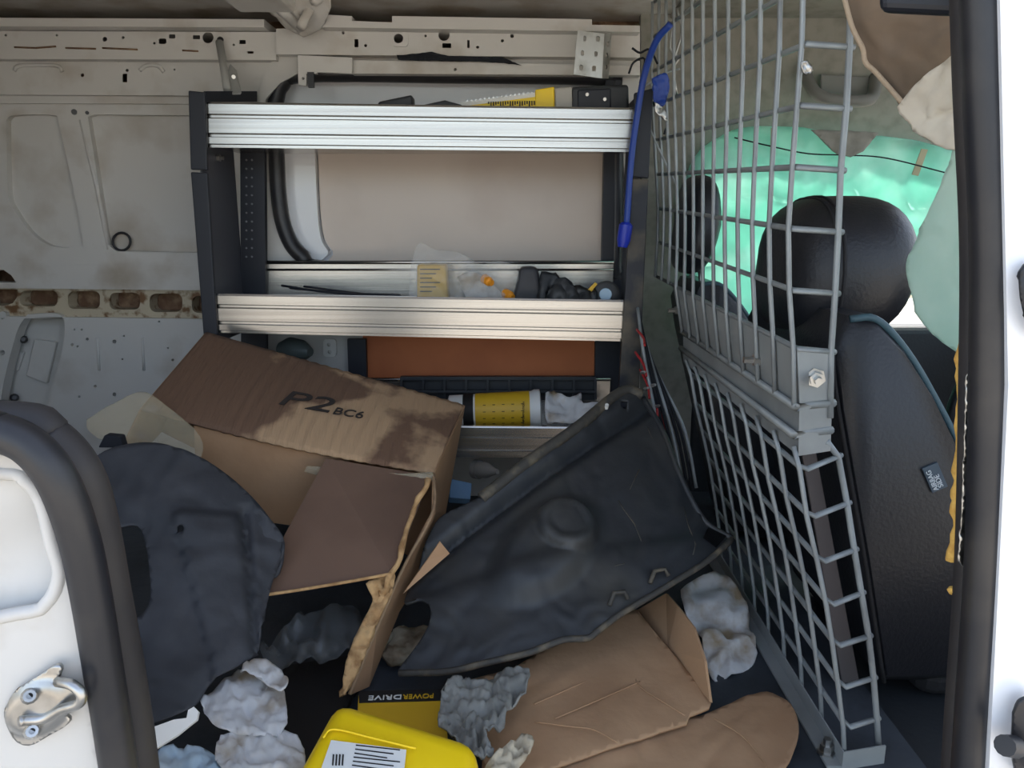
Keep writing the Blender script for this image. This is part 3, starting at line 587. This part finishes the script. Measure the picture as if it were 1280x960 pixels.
# ================================================================== WIRE MESH PARTITION
MP = E('mesh_partition', (.51, 1.3, 0), 'grey welded wire mesh partition with bent edge and steel band', 'partition')
rows = []
for k in range(-3, 5):
    fy, ly = 55 + 77*k, 107 + 54*k
    fx = (1008,1002,996,991,992)[k] if k >= 0 else 1010
    ex = (1064,1060,1053,1050,1046)[k] if k >= 0 else 1066
    f = PY(fx, fy, 1.04); l = PY(880, ly, 1.535); e = PY(ex, fy+4, 1.065)
    d = l - f; far = f + d * ((2.0 - 1.04) / .495)
    rows.append((far, f, e))
bt = PY(997,436,1.04); btl = PY(880,376,1.535); btf = bt + (btl-bt)*((2.0-1.04)/.495); bte = PY(1041,440,1.065)
rows.append((btf, bt, bte))
for far, f, e in rows: tube('wire', [far, f.lerp(far,.03), f, e + (e-f)*.06], .0042, WIRE, MP, 8)
bb = PY(1000,505,1.04); bbl = Vector((bb.x, 1.80, bb.z))
def on(r, t): return r[1].lerp(r[0], t)
nV = 12
for k in range(nV + 1):
    t = k / nV
    pts = [on(r, t) + Vector((-.006,0,0)) for r in rows]
    if t < .8: pts.append(Vector((bb.x-.008, pts[-1].y, bb.z-.004)))
    tube('wire', pts, .0036, WIRE, MP, 6)
tube('wire', [r[2] + Vector((-.004,-.004,0)) for r in rows] + [PY(1038,522,1.06)], .0046, WIRE, MP, 8)
# band
bandf = bt.lerp(btf, .8)
be, bbe = bte, PY(1039,500,1.065)
V = [bandf, bt, be, bbe, bb, Vector((bb.x,bandf.y,bb.z))]
raw('steel_band', V, [(0,1,4,5),(1,2,3,4)], BAND, MP, solid=.004)
for a, dz in ((0,-.004),(0,-.044)):
    p0 = Vector((bb.x-.004, bandf.y-.02, bb.z+dz)); p1 = Vector((bb.x-.006,1.036,bb.z+dz)); p2 = bbe + Vector((.004,0,dz))
    tube('band_edge', [p0,p1,p2], .006, BAND, MP)
lw = [Vector((bb.x, bandf.y-.03, bb.z-.005)), bb + Vector((0,0,-.005)), bbe + Vector((0,0,-.005))]
raw('lower_lip', lw + [p + Vector((.004,0,-.07)) for p in lw], [(0,1,4,3),(1,2,5,4)], BAND, MP, solid=.004)
for p, dr in ((PX(953,450,bb.x-.002), (-1,0,0)), (PX(851,388,bb.x-.002), (-1,0,0)), (PY(1019,472,1.048), (-.2,-1,0))):
    d = Vector(dr).normalized(); p = Vector(p)
    bo = lathe('bolt', p, p + d*.03, [(0,.014),(.12,.014),(.12,.010),(.5,.010),(.5,.006),(1,.0055)], STEEL, MP, 6)
# lower mesh
lf = [(1005,588),(1014,647),(1027,703),(1038,757),(1046,808),(1053,860),(1059,910)]
le = [(1049,570),(1060,629),(1069,687),(1078,741),(1087,795),(1093,847),(1097,898)]
lrows = [(Vector((bb.x,1.76,bb.z-.06)), bb + Vector((0,-.004,-.06)), bbe + Vector((0,0,-.06)))]
for i, (f, e) in enumerate(zip(lf, le)):
    F_ = PY(*f, 1.03 - .003*i); e_ = PZ(*e, F_.z); fa = Vector((F_.x, 1.74, F_.z))
    lrows.append((fa, F_, e_))
    tube('wire', [fa, F_ + Vector((0,.02,0)), F_ + (e_-F_)*.1, e_ + (e_-F_)*.06], .0042, WIRE, MP, 8)
F_ = PZ(1061,955,.005); e_ = PZ(1100,943,.005); lrows.append((Vector((F_.x,1.74,.005)), F_, e_))
for k in range(10):
    t = k*.085/.72
    if t > 1: break
    tube('wire', [on(r, t) + Vector((-.006,0,0)) for r in lrows], .0036, WIRE, MP, 6)
tube('wire', [r[2] + Vector((-.003,-.004,0)) for r in lrows], .0046, WIRE, MP, 8)
X0 = F_.x
raw('floor_angle', [(X0-.012,1.76,0),(X0-.012,1.0,0),(e_.x,e_.y-.012,0),(X0-.012,1.76,.03),(X0-.012,1.0,.03),(e_.x,e_.y-.012,.03)], [(0,1,4,3),(1,2,5,4)], BAND, MP, solid=.003)
raw('floor_angle', [(X0-.012,1.76,.004),(X0-.012,1.0,.004),(X0-.035,1.0,.004),(X0-.035,1.76,.004)], [(0,1,2,3)], BAND, MP, solid=.004)
for y in (1.03, 1.46): lathe('bolt', (X0-.024,y,.004), (X0-.024,y,.03), [(0,.014),(.2,.014),(.2,.01),(.6,.01),(.6,.006),(1,.006)], STEEL, MP, 6)
T(sheet('foil_scrap', smooth_poly([(1000,79),(1008,76),(1015,84),(1012,92),(1003,91)], 12), [PY(1000,78,1.025),PY(1015,78,1.025),PY(1008,92,1.025)], crump(.006,6,2), .002, STEEL, None, 3), 'small crumpled foil scrap on the upper mesh wire', 'foil')
# dark cable bundle between rack and partition
cb = E('cable_bundle', PY(825,500,1.72), 'bundle of black cables with red strands beside the rack', 'cables')
for i in range(7):
    o = i*6
    tube('cable', curve([PY(797+o*.3,385+o*1.5,1.84),PY(806+o*.7,450+o,1.76),PY(824+o*.9,540,1.70),PY(838+o*.9,610,1.66)], 16), .004, HOLE if i % 3 else WIRE, cb, 6)
for a, b in (((796,412),(806,432)), ((794,440),(808,470)), ((800,462),(812,498)), ((812,480),(822,520)), ((820,505),(832,548))):
    tube('red_strand', curve([PY(*a,1.78), PY((a[0]+b[0])/2+3,(a[1]+b[1])/2,1.74), PY(*b,1.70)], 8), .003, RED, cb, 6)
for x, y in ((802,466),(806,486),(820,508),(815,482)): lathe('metal_tip', PY(x,y,1.70), PY(x+4,y-1,1.68), [(0,.004),(1,.003)], STEEL, cb, 6)
# ================================================================== BIG BOX
BX = E('large_cardboard_box', (-.4, 1.5, 0), 'large water-stained cardboard box printed P2 BC6, flap open', 'box')
A, B, C, D = PY(258,416,1.80), PY(580,507,1.72), PY(542,592,1.40), PY(176,512,1.47)
C2, F2_ = PY(432,872,1.12), None
_n = (B-A).cross(D-A).normalized(); _d = ray(542,592); C = CAM + _d*((A-CAM).dot(_n)/_d.dot(_n)); print('C', C)
wv_ = C2 - C
B2 = Vector(PY(460,858,1.16)); A2 = A + wv_*.55; D2 = D + wv_*.55
# printed side panel: sagging, stained
def patch(name, q, m, parent, bump=None, nu=24, nv=14, thick=.005):
    a, b, c, d = q; V, F = [], []; n = (b-a).cross(d-a).normalized()
    if n.dot(CAM-a) < 0: n = -n
    for j in range(nv+1):
        for i in range(nu+1):
            u, v = i/nu, j/nv; V.append((a.lerp(b,u)).lerp(d.lerp(c,u), v) + n*(bump(u,v) if bump else 0))
    for j in range(nv):
        for i in range(nu): k = j*(nu+1)+i; F.append((k,k+1,k+nu+2,k+nu+1))
    return raw(name, V, F, m, parent, smooth=True, solid=thick), n
pf = lambda u, v: .012*math.sin(v*math.pi)*math.sin(u*2.4) - .014*(v**6)*math.sin(u*math.pi) + .0012*math.sin(u*150)*(u > .25)
pan, pn = patch('printed_panel', (A,B,C,D), CARDW, BX, pf, 120, 20)
ux = (B-A).normalized(); uy = (A-D).normalized()
def on_panel(px, py):
    d = ray(px,py); return CAM + d*((A-CAM).dot(pn)/d.dot(pn)) + pn*.0032
p0 = on_panel(348,512); p1 = on_panel(412,524)
text('lettering', 'P2', p0, p1-p0, uy, .058, INK, BX, shear=.18, width=(p1-p0).length)
p0 = on_panel(415,525); p1 = on_panel(452,531)
text('lettering', 'BC6', p0, p1-p0, uy, .026, INK, BX, shear=.18, width=(p1-p0).length)
for o_ in [c for c in BX.children if c.name.startswith('lettering')]:
    for v in o_.data.vertices:
        best = min(1, max(0, (v.co-A).dot(ux)/(B-A).length)); d_ = D-A; vv = min(1, max(0, ((v.co-A) - ux*(v.co-A).dot(ux)).dot((d_-ux*d_.dot(ux)).normalized())/(d_-ux*d_.dot(ux)).length))
        v.co = v.co + pn*(.012*math.sin(vv*math.pi)*math.sin(best*2.4) + .0012)
near_e = [tuple(C), PY(541,640,1.36), PY(505,708,1.27), PY(470,788,1.19), PY(437,868,1.12)]
far_e = [tuple(B), PY(556,640,1.62), PY(534,706,1.46), PY(498,764,1.32), PY(460,858,1.16)]
V = [Vector(p) for p in near_e + far_e]
raw('side_panel', V, [(i,i+1,i+6,i+5) for i in range(4)], CARD, BX, solid=.005)
tube('panel_edge', curve(near_e, 30), .0032, CARDW, BX, 6)
B2 = Vector(far_e[2]); A2 = A + (B2-B)*.7; D2 = D + (B2-B)*.5
patch('back_panel', (A,B,B2,A2), CARD, BX, None, 4, 4)
patch('left_panel', (A,D,D2,A2), CARD, BX, None, 4, 4)
dn_ = Vector((0,.012,-.012)); e1, e2 = D.lerp(C,.17) + dn_, D.lerp(C,.70) + dn_*1.8
slab('end_flap', [e1, e2, PY(400,662,e2.y+.02), PY(246,640,e1.y+.02)], .005, CARD, BX)
print('box', A, B, C, D)
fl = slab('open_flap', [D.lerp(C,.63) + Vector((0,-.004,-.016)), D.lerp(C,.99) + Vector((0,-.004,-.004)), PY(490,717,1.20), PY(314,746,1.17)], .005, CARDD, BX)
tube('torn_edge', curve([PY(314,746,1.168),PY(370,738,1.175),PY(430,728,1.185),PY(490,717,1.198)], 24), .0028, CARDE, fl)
te = [PY(536,597,1.37),PY(514,650,1.30),PY(490,716,1.20),PY(478,745,1.20),PY(462,790,1.16),PY(442,838,1.12),PY(428,872,1.10)]
tube('torn_edge', [p + Vector((random.uniform(-.004,.004),0,random.uniform(-.004,.004))) for p in curve(te, 40)], [.004+.003*random.random() for _ in range(len(curve(te,40)))], CARDE, BX, 6)
T(sheet('crumpled_card', smooth_poly([(458,732),(484,712),(494,720),(486,748),(470,782),(456,820),(440,852),(428,868),(436,820),(452,782),(466,752)], 40), [PY(470,715,1.22),PY(490,740,1.2),PY(440,850,1.1)], crump(.016,16,3), .004, CARDE, None, 5), 'crushed torn cardboard strip along the box edge', 'cardboard')
sheet('packing_tape', [(455,588),(500,592),(540,590),(545,600),(515,606),(500,604),(452,606),(380,590),(384,582)], [D.lerp(C,.55)+Vector((0,-.012,-.006)), C+Vector((0,-.012,0)), D.lerp(C,.8)+Vector((0,-.02,-.04))], crump(.004,14,2), .0008, TAPE, BX, 6)
T(sheet('yellowed_tape', smooth_poly([(108,524),(150,500),(178,490),(205,505),(250,545),(246,576),(190,566),(140,556),(112,540)], 36), [PY(110,525,1.42),PY(240,545,1.43),PY(170,500,1.46)], crump(.004,30,6), .0008, TAPE, None, 6), 'sheet of yellowed clear tape trailing off the box corner', 'tape')
T(slab('card_scrap', [PY(534,700,1.25),PY(550,677,1.26),PY(562,692,1.26),PY(504,742,1.22)], .005, CARD), 'small brown card piece between the box and black trim', 'cardboard')
# ================================================================== BLACK WHEEL ARCH LINER
lin_poly = smooth_poly([(90,590),(135,570),(200,568),(262,588),(312,624),(346,662),(352,690),(338,740),(328,790),(322,822),(300,842),(268,862),(246,892),(190,912),(120,900),(90,760)], 70)
def linb(x, y):
    b = .04*math.sin((x-100)/250*math.pi) + crump(.006,70,2)(x,y)
    b += .012*(1 if 225 < x + (y-660)*-.25 < 300 and y > 655 else 0)
    b -= .02*max(0, 1-abs((x - (305 + (y-640)*.10)) / 7)) if y > 640 else 0
    return b
wl = E('wheel_arch_liner', (-.45,1.15,0), 'large scuffed black plastic wheel arch liner beside the box', 'liner')
sheet('liner_shell', lin_poly, [PY(140,570,1.30),PY(340,660,1.25),PY(220,890,1.02)], linb, .004, BPLAST2, wl, 7, holes=[smooth_poly([(152,668),(178,668),(188,690),(195,735),(192,768),(174,784),(150,782)], 24), circ(233,677,4.5,10)])
sheet('liner_rim', smooth_poly([(262,588),(312,624),(352,668),(354,700),(346,722),(330,716),(304,664),(286,622)], 30), [PY(262,588,1.285),PY(352,670,1.24),PY(330,716,1.2)], crump(.012,30,7), .004, BPLAST2, wl, 6)
T(slab('mounting_clip', [PY(130,544,1.33),PY(150,546,1.33),PY(154,560,1.33),PY(122,560,1.33)], .02, HOLE, None, .003), 'small black clip on the tape above the wheel arch liner', 'clip')
# ================================================================== BLACK BUMPER TRIM
tr = E('bumper_trim', (.1,1.3,0), 'large black plastic bumper corner trim with round boss', 'bumper trim')
tp = [(772,502),(800,504),(812,520),(826,552),(842,592),(862,628),(884,656),(914,674),(908,688),(880,712),(846,736),(810,760),(770,786),(744,806),(730,816),(700,818),(660,832),(610,842),(560,850),(500,846),(516,822),(534,796),(540,772),(528,756),(506,756),(520,716),(538,672),(556,650),(604,630),(660,590),(720,548)]
rot = math.atan2(-60, 90)
d1, d2 = dome(706,680,40,34,.020,.5,.78), dome(680,706,92,58,.030,-.75,.5)
def trb(x, y):
    b = .05*math.sin(max(0,min(1,(x-500)/420))*math.pi)*.8 + d1(x,y) + d2(x,y) - dome(706,679,27,22,.006,.5,.84)(x,y)
    b += .012*(1/(1+math.exp(-((y-745)+(x-560)*.22)/4)))
    b += -.03*max(0,1-abs((y-(505+(800-x)*.69))-18)/18) + crump(.004,60,9)(x,y)
    b -= .05*max(0,(x-840)/70)**1.5*max(0,1-(y-520)/200)
    return b
TR_REF = [PY(795,510,1.62),PY(500,845,1.14),PY(910,675,1.36)]
sheet('trim_shell', smooth_poly(tp, 140), TR_REF, trb, .005, BPLAST, tr, 4.5, holes=[rrect(773,516,781,523,1.5)])
def trpt(x, y, off=.0):
    a,b,c = TR_REF; n = (b-a).cross(c-a).normalized(); n = n if n.dot(CAM-a) > 0 else -n
    d = ray(x,y); return CAM + d*((a-CAM).dot(n)/d.dot(n)) + n*(trb(x,y)+off)
tube('lower_lip', curve([trpt(x,y,.004) for x,y in ((914,676),(880,711),(846,735),(810,759),(770,785),(744,805),(730,815),(700,818),(660,832),(610,842),(560,850),(500,846))], 60), .0055, MUD, tr)
tube('upper_flange', curve([trpt(x,y,.002) for x,y in ((800,506),(774,504),(720,550),(660,592),(602,634))], 30), .012, MUD, tr)
tube('right_edge', curve([trpt(x,y,.003) for x,y in ((802,508),(826,552),(842,592),(862,628),(884,656),(914,675))], 30), .006, BPLAST, tr)
for x, y in ((768,768),(818,738)):
    tube('clip_loop', [trpt(x-11,y+8,.008),trpt(x-6,y-6,.012),trpt(x+7,y-9,.012),trpt(x+12,y-2,.008)], .004, MUD, tr, 6)
lathe('rivet', trpt(755,527,.004), trpt(755,527,.016), [(0,.004),(1,.004)], WHITEP, tr, 8)
for q_ in ([(770,640),(776,650),(790,668),(798,690)], [(764,726),(776,722)], [(806,545),(812,560)], [(852,640),(858,662),(866,690),(862,704)], [(796,600),(784,626)]):
    tube('scratch', [trpt(x,y,.003) for x,y in q_], .0012, MUD, tr, 5)
slab('corner_decal', [trpt(884,662,.008),trpt(906,674,.008),trpt(892,692,.008),trpt(876,680,.008)], .002, mat('black_gloss', (20,20,22), .2), tr)
# ================================================================== FLOOR CLUTTER
T(sheet('cardboard_sheet', [(590,880),(560,858),(640,838),(700,800),(770,764),(796,764),(836,812),(889,878),(886,886),(862,896),(858,906),(800,924),(740,944),(690,962),(600,985),(606,920)], [PZ(660,850,.06),PZ(890,872,.05),PZ(690,960,.04)], crump(.002,50,4), .005, CARD, None, 8), 'brown cardboard sheet with raised flap under the black trim', 'cardboard')
cs = bpy.data.objects['cardboard_sheet']
raw('raised_flap', [PZ(796,764,.056),PZ(836,812,.054),PZ(889,878,.052),PZ(882,826,.10),PZ(868,784,.12),PZ(848,758,.12),PZ(834,742,.11)], [(0,1,2,3,4,5,6)], CARD, cs, solid=.005)
for p in ([(668,880),(740,848),(826,808)], [(694,898),(750,874),(800,852)], [(690,846),(740,818),(790,790)], [(668,902),(712,908),(742,912),(772,928)], [(790,836),(800,858),(830,878),(856,894)]):
    tube('crease', curve([PZ(x,y,.058) for x,y in p], 16), .0012, CARD, cs, 6)
T(sheet('round_cardboard', smooth_poly([(640,968),(740,936),(850,902),(880,896),(925,876),(958,868),(984,878),(998,908),(992,940),(972,972),(900,1020),(700,1040),(620,1010)], 60), [PZ(650,965,.03),PZ(990,900,.03),PZ(900,1000,.03)], crump(.006,80,1), .005, CARD, None, 8), 'round-ended cardboard piece on the floor by the mesh', 'cardboard')
tube('crease', curve([PZ(892,898,.04),PZ(925,918,.04),PZ(950,945,.04),PZ(965,970,.04)], 14), .0012, CARD, bpy.data.objects['round_cardboard'], 6)
T(sheet('white_sack', smooth_poly([(850,740),(872,724),(900,720),(920,740),(936,774),(944,820),(936,836),(912,846),(890,850),(882,836),(876,800),(856,766)], 40), [PY(855,740,1.42),PY(940,800,1.33),PY(890,850,1.22)], crump(.016,40,3), .004, PAPER, None, 5), 'crumpled dirty white sack against the mesh foot', 'sack')
jc = E('jerrycan', (-.15,.9,0), 'bright yellow plastic jerrycan with white label', 'jerrycan')
q = [PY(420,872,.915),PY(596,926,.865),PY(610,1130,.70),PY(326,1040,.74)]
body = slab('can_body', q, .135, YEL, jc, .022)
for p in body.data.polygons: p.use_smooth = True
jn = (q[1]-q[0]).cross(q[3]-q[0]).normalized(); jn = jn if jn.dot(CAM-q[0]) > 0 else -jn
def jpt(x, y, o=.0015): d = ray(x,y); return CAM + d*((q[0]-CAM).dot(jn)/d.dot(jn)) + jn*o
slab('label', [jpt(414,926),jpt(508,938),jpt(500,1010),jpt(388,1000)], .0012, WHITEP, body)
for k in range(9):
    y = 932 + k*5; slab('printed_line', [jpt(445-k,y,.0022),jpt(500-k%3*8,y+6,.0022),jpt(500-k%3*8,y+7.3,.0022),jpt(445-k,y+1.3,.0022)], .0005, BLACKP, body)
for k in range(4): slab('barcode', [jpt(416+k*4,944,.0022),jpt(418+k*4,944.4,.0022),jpt(417+k*4,958,.0022),jpt(415+k*4,958,.0022)], .0005, BLACKP, body)
tube('shoulder_bead', curve([jpt(404,924,.003),jpt(418,914,.004),jpt(470,926,.004),jpt(520,938,.004)], 16), .0016, YEL, body)
pw = E('printed_packet', PZ(500,890,.03), 'yellow and black printed packet under the yellow jerrycan', 'packet')
PW = lambda x,y,z=.055: PZ(x,y,z)
slab('packet_body', [PW(448,866),PW(556,862),PW(560,930),PW(444,930)], .03, YELP, pw, .003)
slab('black_header', [PW(448,864,.0565),PW(554,861,.0565),PW(554,875,.0565),PW(449,878,.0565)], .002, BLACKP, pw)
a0, a1 = PW(542,867,.0575), PW(504,868.5,.0575); tx = a1 - a0
text('lettering', 'POWER', a0, tx, (0,-1,0), .011, YELP, pw, width=tx.length)
a0, a1 = PW(502,868.5,.0575), PW(461,870,.0575); tx = a1 - a0
text('lettering', 'DRIVE', a0, tx, (0,-1,0), .011, WHITEP, pw, width=tx.length)
T(sheet('grey_rag', smooth_poly([(552,870),(566,852),(600,850),(622,842),(660,840),(656,866),(636,884),(628,906),(606,920),(618,946),(588,950),(570,930),(548,912),(550,890)], 50), [PZ(555,870,.10),PZ(655,845,.10),PZ(590,945,.09)], (lambda f, g: lambda x, y: f(x,y) + g(x,y))(crump(.014,26,4), crump(.006,10,8)), .003, RAG, None, 3), 'crumpled grey oily rag beside the printed packet', 'rag')
T(sheet('dirty_paper', smooth_poly([(606,960),(622,940),(650,922),(664,924),(660,944),(640,966),(616,976)], 24), [PZ(606,960,.09),PZ(660,925,.09),PZ(640,965,.08)], crump(.016,14,6), .003, DIRTYP, None, 4), 'stained cream paper scrap on the cardboard', 'paper')
T(sheet('beige_pad', smooth_poly([(484,806),(490,792),(520,788),(545,794),(536,812),(524,826),(494,830),(480,824)], 24), [PZ(470,800,.03),PZ(545,792,.03),PZ(500,830,.025)], crump(.010,20,6), .02, DIRTYP, None, 5), 'beige stained fibre pad between box and black trim', 'pad')
for i, (p, m_, lb, pl) in enumerate((
    ([(250,874),(286,846),(318,840),(350,856),(358,884),(356,914),(320,922),(280,916),(262,902)], PAPER, 'white soiled paper towel beside the wheel arch liner', .10),
    ([(276,922),(320,914),(366,916),(380,940),(372,970),(300,976),(270,950)], PAPER, 'grey-stained paper towel beside the yellow jerrycan', .085),
    ([(190,948),(210,936),(262,940),(284,956),(270,985),(190,985)], PAPERB, 'pale blue paper towel beside the door seal', .07),
    ([(300,840),(318,828),(340,832),(360,852),(352,868),(326,852)], PAPER, 'pinkish white paper scrap on top of the towels', .13))):
    sp_ = smooth_poly(p, 36); cx = sum(a for a,b in p)/len(p); cy = sum(b for a,b in p)/len(p)
    T(sheet('paper_towel', sp_, [PZ(cx-30,cy-20,pl+.01),PZ(cx+30,cy-20,pl+.01),PZ(cx,cy+30,pl)], (lambda f, g: lambda x, y: f(x,y) + g(x,y))(crump(.010,36,i+2), crump(.004,13,i+9)), .003, m_, None, 4), lb, 'paper towel')
pc = [(180,912),(196,908),(218,900),(234,898),(236,888),(243,884),(249,890),(247,900),(222,920),(196,936),(180,940)]
T(sheet('white_clip', pc, [PY(190,910,.86),PY(248,888,.88),PY(210,930,.85)], None, .008, WHITEP, None, 5, smooth=False), 'white hooked plastic clip by the door seal', 'clip')
T(sheet('smoky_film', smooth_poly([(322,812),(348,790),(380,770),(440,762),(452,780),(440,812),(400,826),(352,834),(330,830)], 40), [PZ(330,812,.09),PZ(445,770,.09),PZ(390,828,.07)], crump(.025,36,3), .0008, FILMD, None, 6), 'smoky clear plastic film under the open flap', 'film')
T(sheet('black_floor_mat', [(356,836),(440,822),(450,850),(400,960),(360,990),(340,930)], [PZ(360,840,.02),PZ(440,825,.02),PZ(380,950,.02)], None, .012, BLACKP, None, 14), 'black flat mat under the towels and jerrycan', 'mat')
# ================================================================== DOOR PILLARS IN THE FOREGROUND
DL = ST(box('door_1', (-1.15,.69,-.5),(-.50,.70,.30), CREAM), 'white painted door edge with black rubber seal and latch', 'door')
DREC = smooth_poly([(-200,592),(0,590),(34,600),(54,626),(66,676),(76,716),(60,752),(20,766),(-200,790)], 40)
dpoly = [(-420,552),(-60,550),(0,558),(24,570),(48,596),(72,644),(90,712),(102,780),(114,850),(128,960),(150,1130),(-420,1130)]
DREF = [PY(0,600,.60),PY(120,900,.62),PY(-200,900,.57)]
sheet('door_skin', dpoly, DREF, None, .008, CREAM, DL, 12, holes=[DREC])
sheet('door_recess', smooth_poly([(-220,580),(0,578),(44,590),(66,620),(80,676),(88,720),(70,764),(24,780),(-220,806)], 40), [p + Vector((0,.02,0)) for p in DREF], lambda x,y: .006*math.sin((x+2*y)/60), .004, CREAM, DL, 8)
dn = (DREF[1]-DREF[0]).cross(DREF[2]-DREF[0]).normalized()
def dpt(x, y): d = ray(x,y); return CAM + d*((DREF[0]-CAM).dot(dn)/d.dot(dn)) + Vector((0,-.002,0))
tube('recess_bead', [dpt(x,y) for x,y in DREC], .006, CREAM, DL, 8, True)
tube('panel_joint', [dpt(x,y) for x,y in ((-100,810),(0,781),(30,772),(62,756))], .0022, CREAM, DL, 6)
seal = [(-420,533,.60),(-60,533,.60),(0,541,.60),(40,560,.60),(72,600,.60),(98,670,.605),(114,745,.61),(128,830,.615),(144,930,.62),(168,1100,.62)]
tube('rubber_seal', curve([PY(*p) for p in seal], 60), .0165, RUB, DL, 12)
seal2 = [(-420,523,.66),(0,528,.66),(60,548,.66),(98,590,.66),(118,650,.665),(136,745,.67),(152,830,.675),(168,930,.68),(190,1100,.68)]
tube('seal_lip', curve([PY(*p) for p in seal2], 60), .020, RUBIN, DL, 12)
lt = E('latch_striker', PY(50,880,.59), 'metal latch striker plate screwed to the white door edge', 'latch')
LT = lambda x, y, o=0: PY(x, y, .598 - o)
plp = smooth_poly([(10,888),(22,864),(52,842),(72,830),(78,838),(70,852),(92,856),(106,872),(100,884),(84,890),(88,902),(62,918),(38,930),(18,920)], 50)
sheet('plate', plp, [LT(10,888),LT(100,870),LT(40,930)], lambda x,y: dome(50,882,50,34,.005,-.5,.6)(x,y), .005, STEEL, lt, 4)
for x, y in ((37,870),(40,914)): lathe('screw', LT(x,y), LT(x,y,.014), [(0,.007),(.6,.007),(1,.005),(1,.0026),(.55,.0026)], STEEL, lt, 10)
tube('hook', curve([LT(72,852,.006),LT(90,856,.014),LT(102,868,.016),LT(98,880,.014),LT(78,886,.010),LT(56,898,.008),LT(34,900,.010),LT(24,902,.014)], 24), .0045, STEEL, lt, 8)
# right pillar
RP = ST(raw('wall_near_front', [PY(1238,-120,.70),PY(1252,480,.70),PY(1222,1100,.70),PY(1800,1100,.70),PY(1800,560,.70),PY(1360,560,.70),PY(1350,-120,.70)], [(0,1,5,6),(1,2,3,4,5)], BODY, solid=.02), 'white front body side beside the door opening', 'wall')
ST(raw('window_4', [PY(1350,-120,.72),PY(1360,560,.72),PY(1800,560,.72),PY(1800,-120,.72)], [(0,1,2,3)], GLASS, solid=.004), 'glass of the front door beside the pillar', 'window')
s1 = [(1222,-120),(1228,100),(1236,300),(1234,480),(1228,700),(1214,900),(1202,1080)]
tube('rubber_seal', curve([PY(x,y,.71) for x,y in s1], 50), .0165, RUB, RP, 12)
tube('seal_lip', curve([PY(x-16,y,.74) for x,y in s1], 50), .0145, RUBIN, RP, 12)
hexa('pillar_inner', [PY(1206,-120,.76),PY(1216,300,.76),PY(1210,700,.76),PY(1188,1080,.76)][:1] + [PY(1240,-120,.76),PY(1226,1080,.76),PY(1190,1080,.76)], (.036,.05,0), DARKTRIM, RP)
fo = T(tube('yellow_foam', [p + Vector((random.uniform(-.002,.002),0,0)) for p in curve([PY(1208,282,.75),PY(1206,380,.75),PY(1203,460,.75),PY(1203,520,.75),PY(1199,600,.75),PY(1194,640,.75),PY(1192,700,.75)], 40)], [.003+.004*random.random() for _ in range(41+2)][:len(curve([(0,0,0)]*7, 40))], FOAM, None, 7), 'torn yellow foam strip along the door pillar', 'foam')
T(lathe('foam_crumb', PY(1190,734,.75), PY(1190,742,.745), [(0,.003),(.5,.005),(1,.003)], FOAM, None, 8), 'small yellow foam crumb stuck on the pillar', 'foam')
T(sheet('foil_tape', [(1207,470),(1216,460),(1214,560),(1208,640),(1206,712),(1196,700),(1200,660),(1204,560)], [PY(1207,470,.728),PY(1216,465,.728),PY(1200,700,.728)], crump(.003,12,2), .001, STEEL, None, 5), 'torn silver foil tape on the pillar edge', 'tape')
T(sheet('foil_tatter', smooth_poly([(1192,2),(1202,0),(1206,24),(1209,44),(1203,40),(1196,22)], 16), [PY(1192,2,.74),PY(1206,2,.74),PY(1203,44,.74)], crump(.004,8,5), .0015, STEEL, None, 3), 'silver foil tatter at the pillar top', 'foil')
dh = E('door_stop', PY(1265,910,.69), 'black door stop peg on the white body side', 'door stop')
sheet('plate', smooth_poly([(1266,892),(1276,874),(1300,880),(1300,980),(1272,970),(1264,930)], 24), [PY(1266,892,.675),PY(1300,890,.675),PY(1280,970,.675)], dome(1285,920,24,44,.008), .004, RUB, dh, 5)
lathe('peg', PY(1286,935,.68), PY(1256,932,.65), [(0,.006),(.6,.006),(.62,.011),(1,.010)], RUB, dh, 12)
T(sheet('black_plug', smooth_poly([(1274,340),(1284,328),(1300,334),(1300,420),(1284,408),(1274,372)], 20), [PY(1274,340,.68),PY(1300,340,.68),PY(1290,410,.68)], dome(1288,370,18,40,.008), .004, RUB, None, 4), 'black rubber plug on the white body side', 'plug')
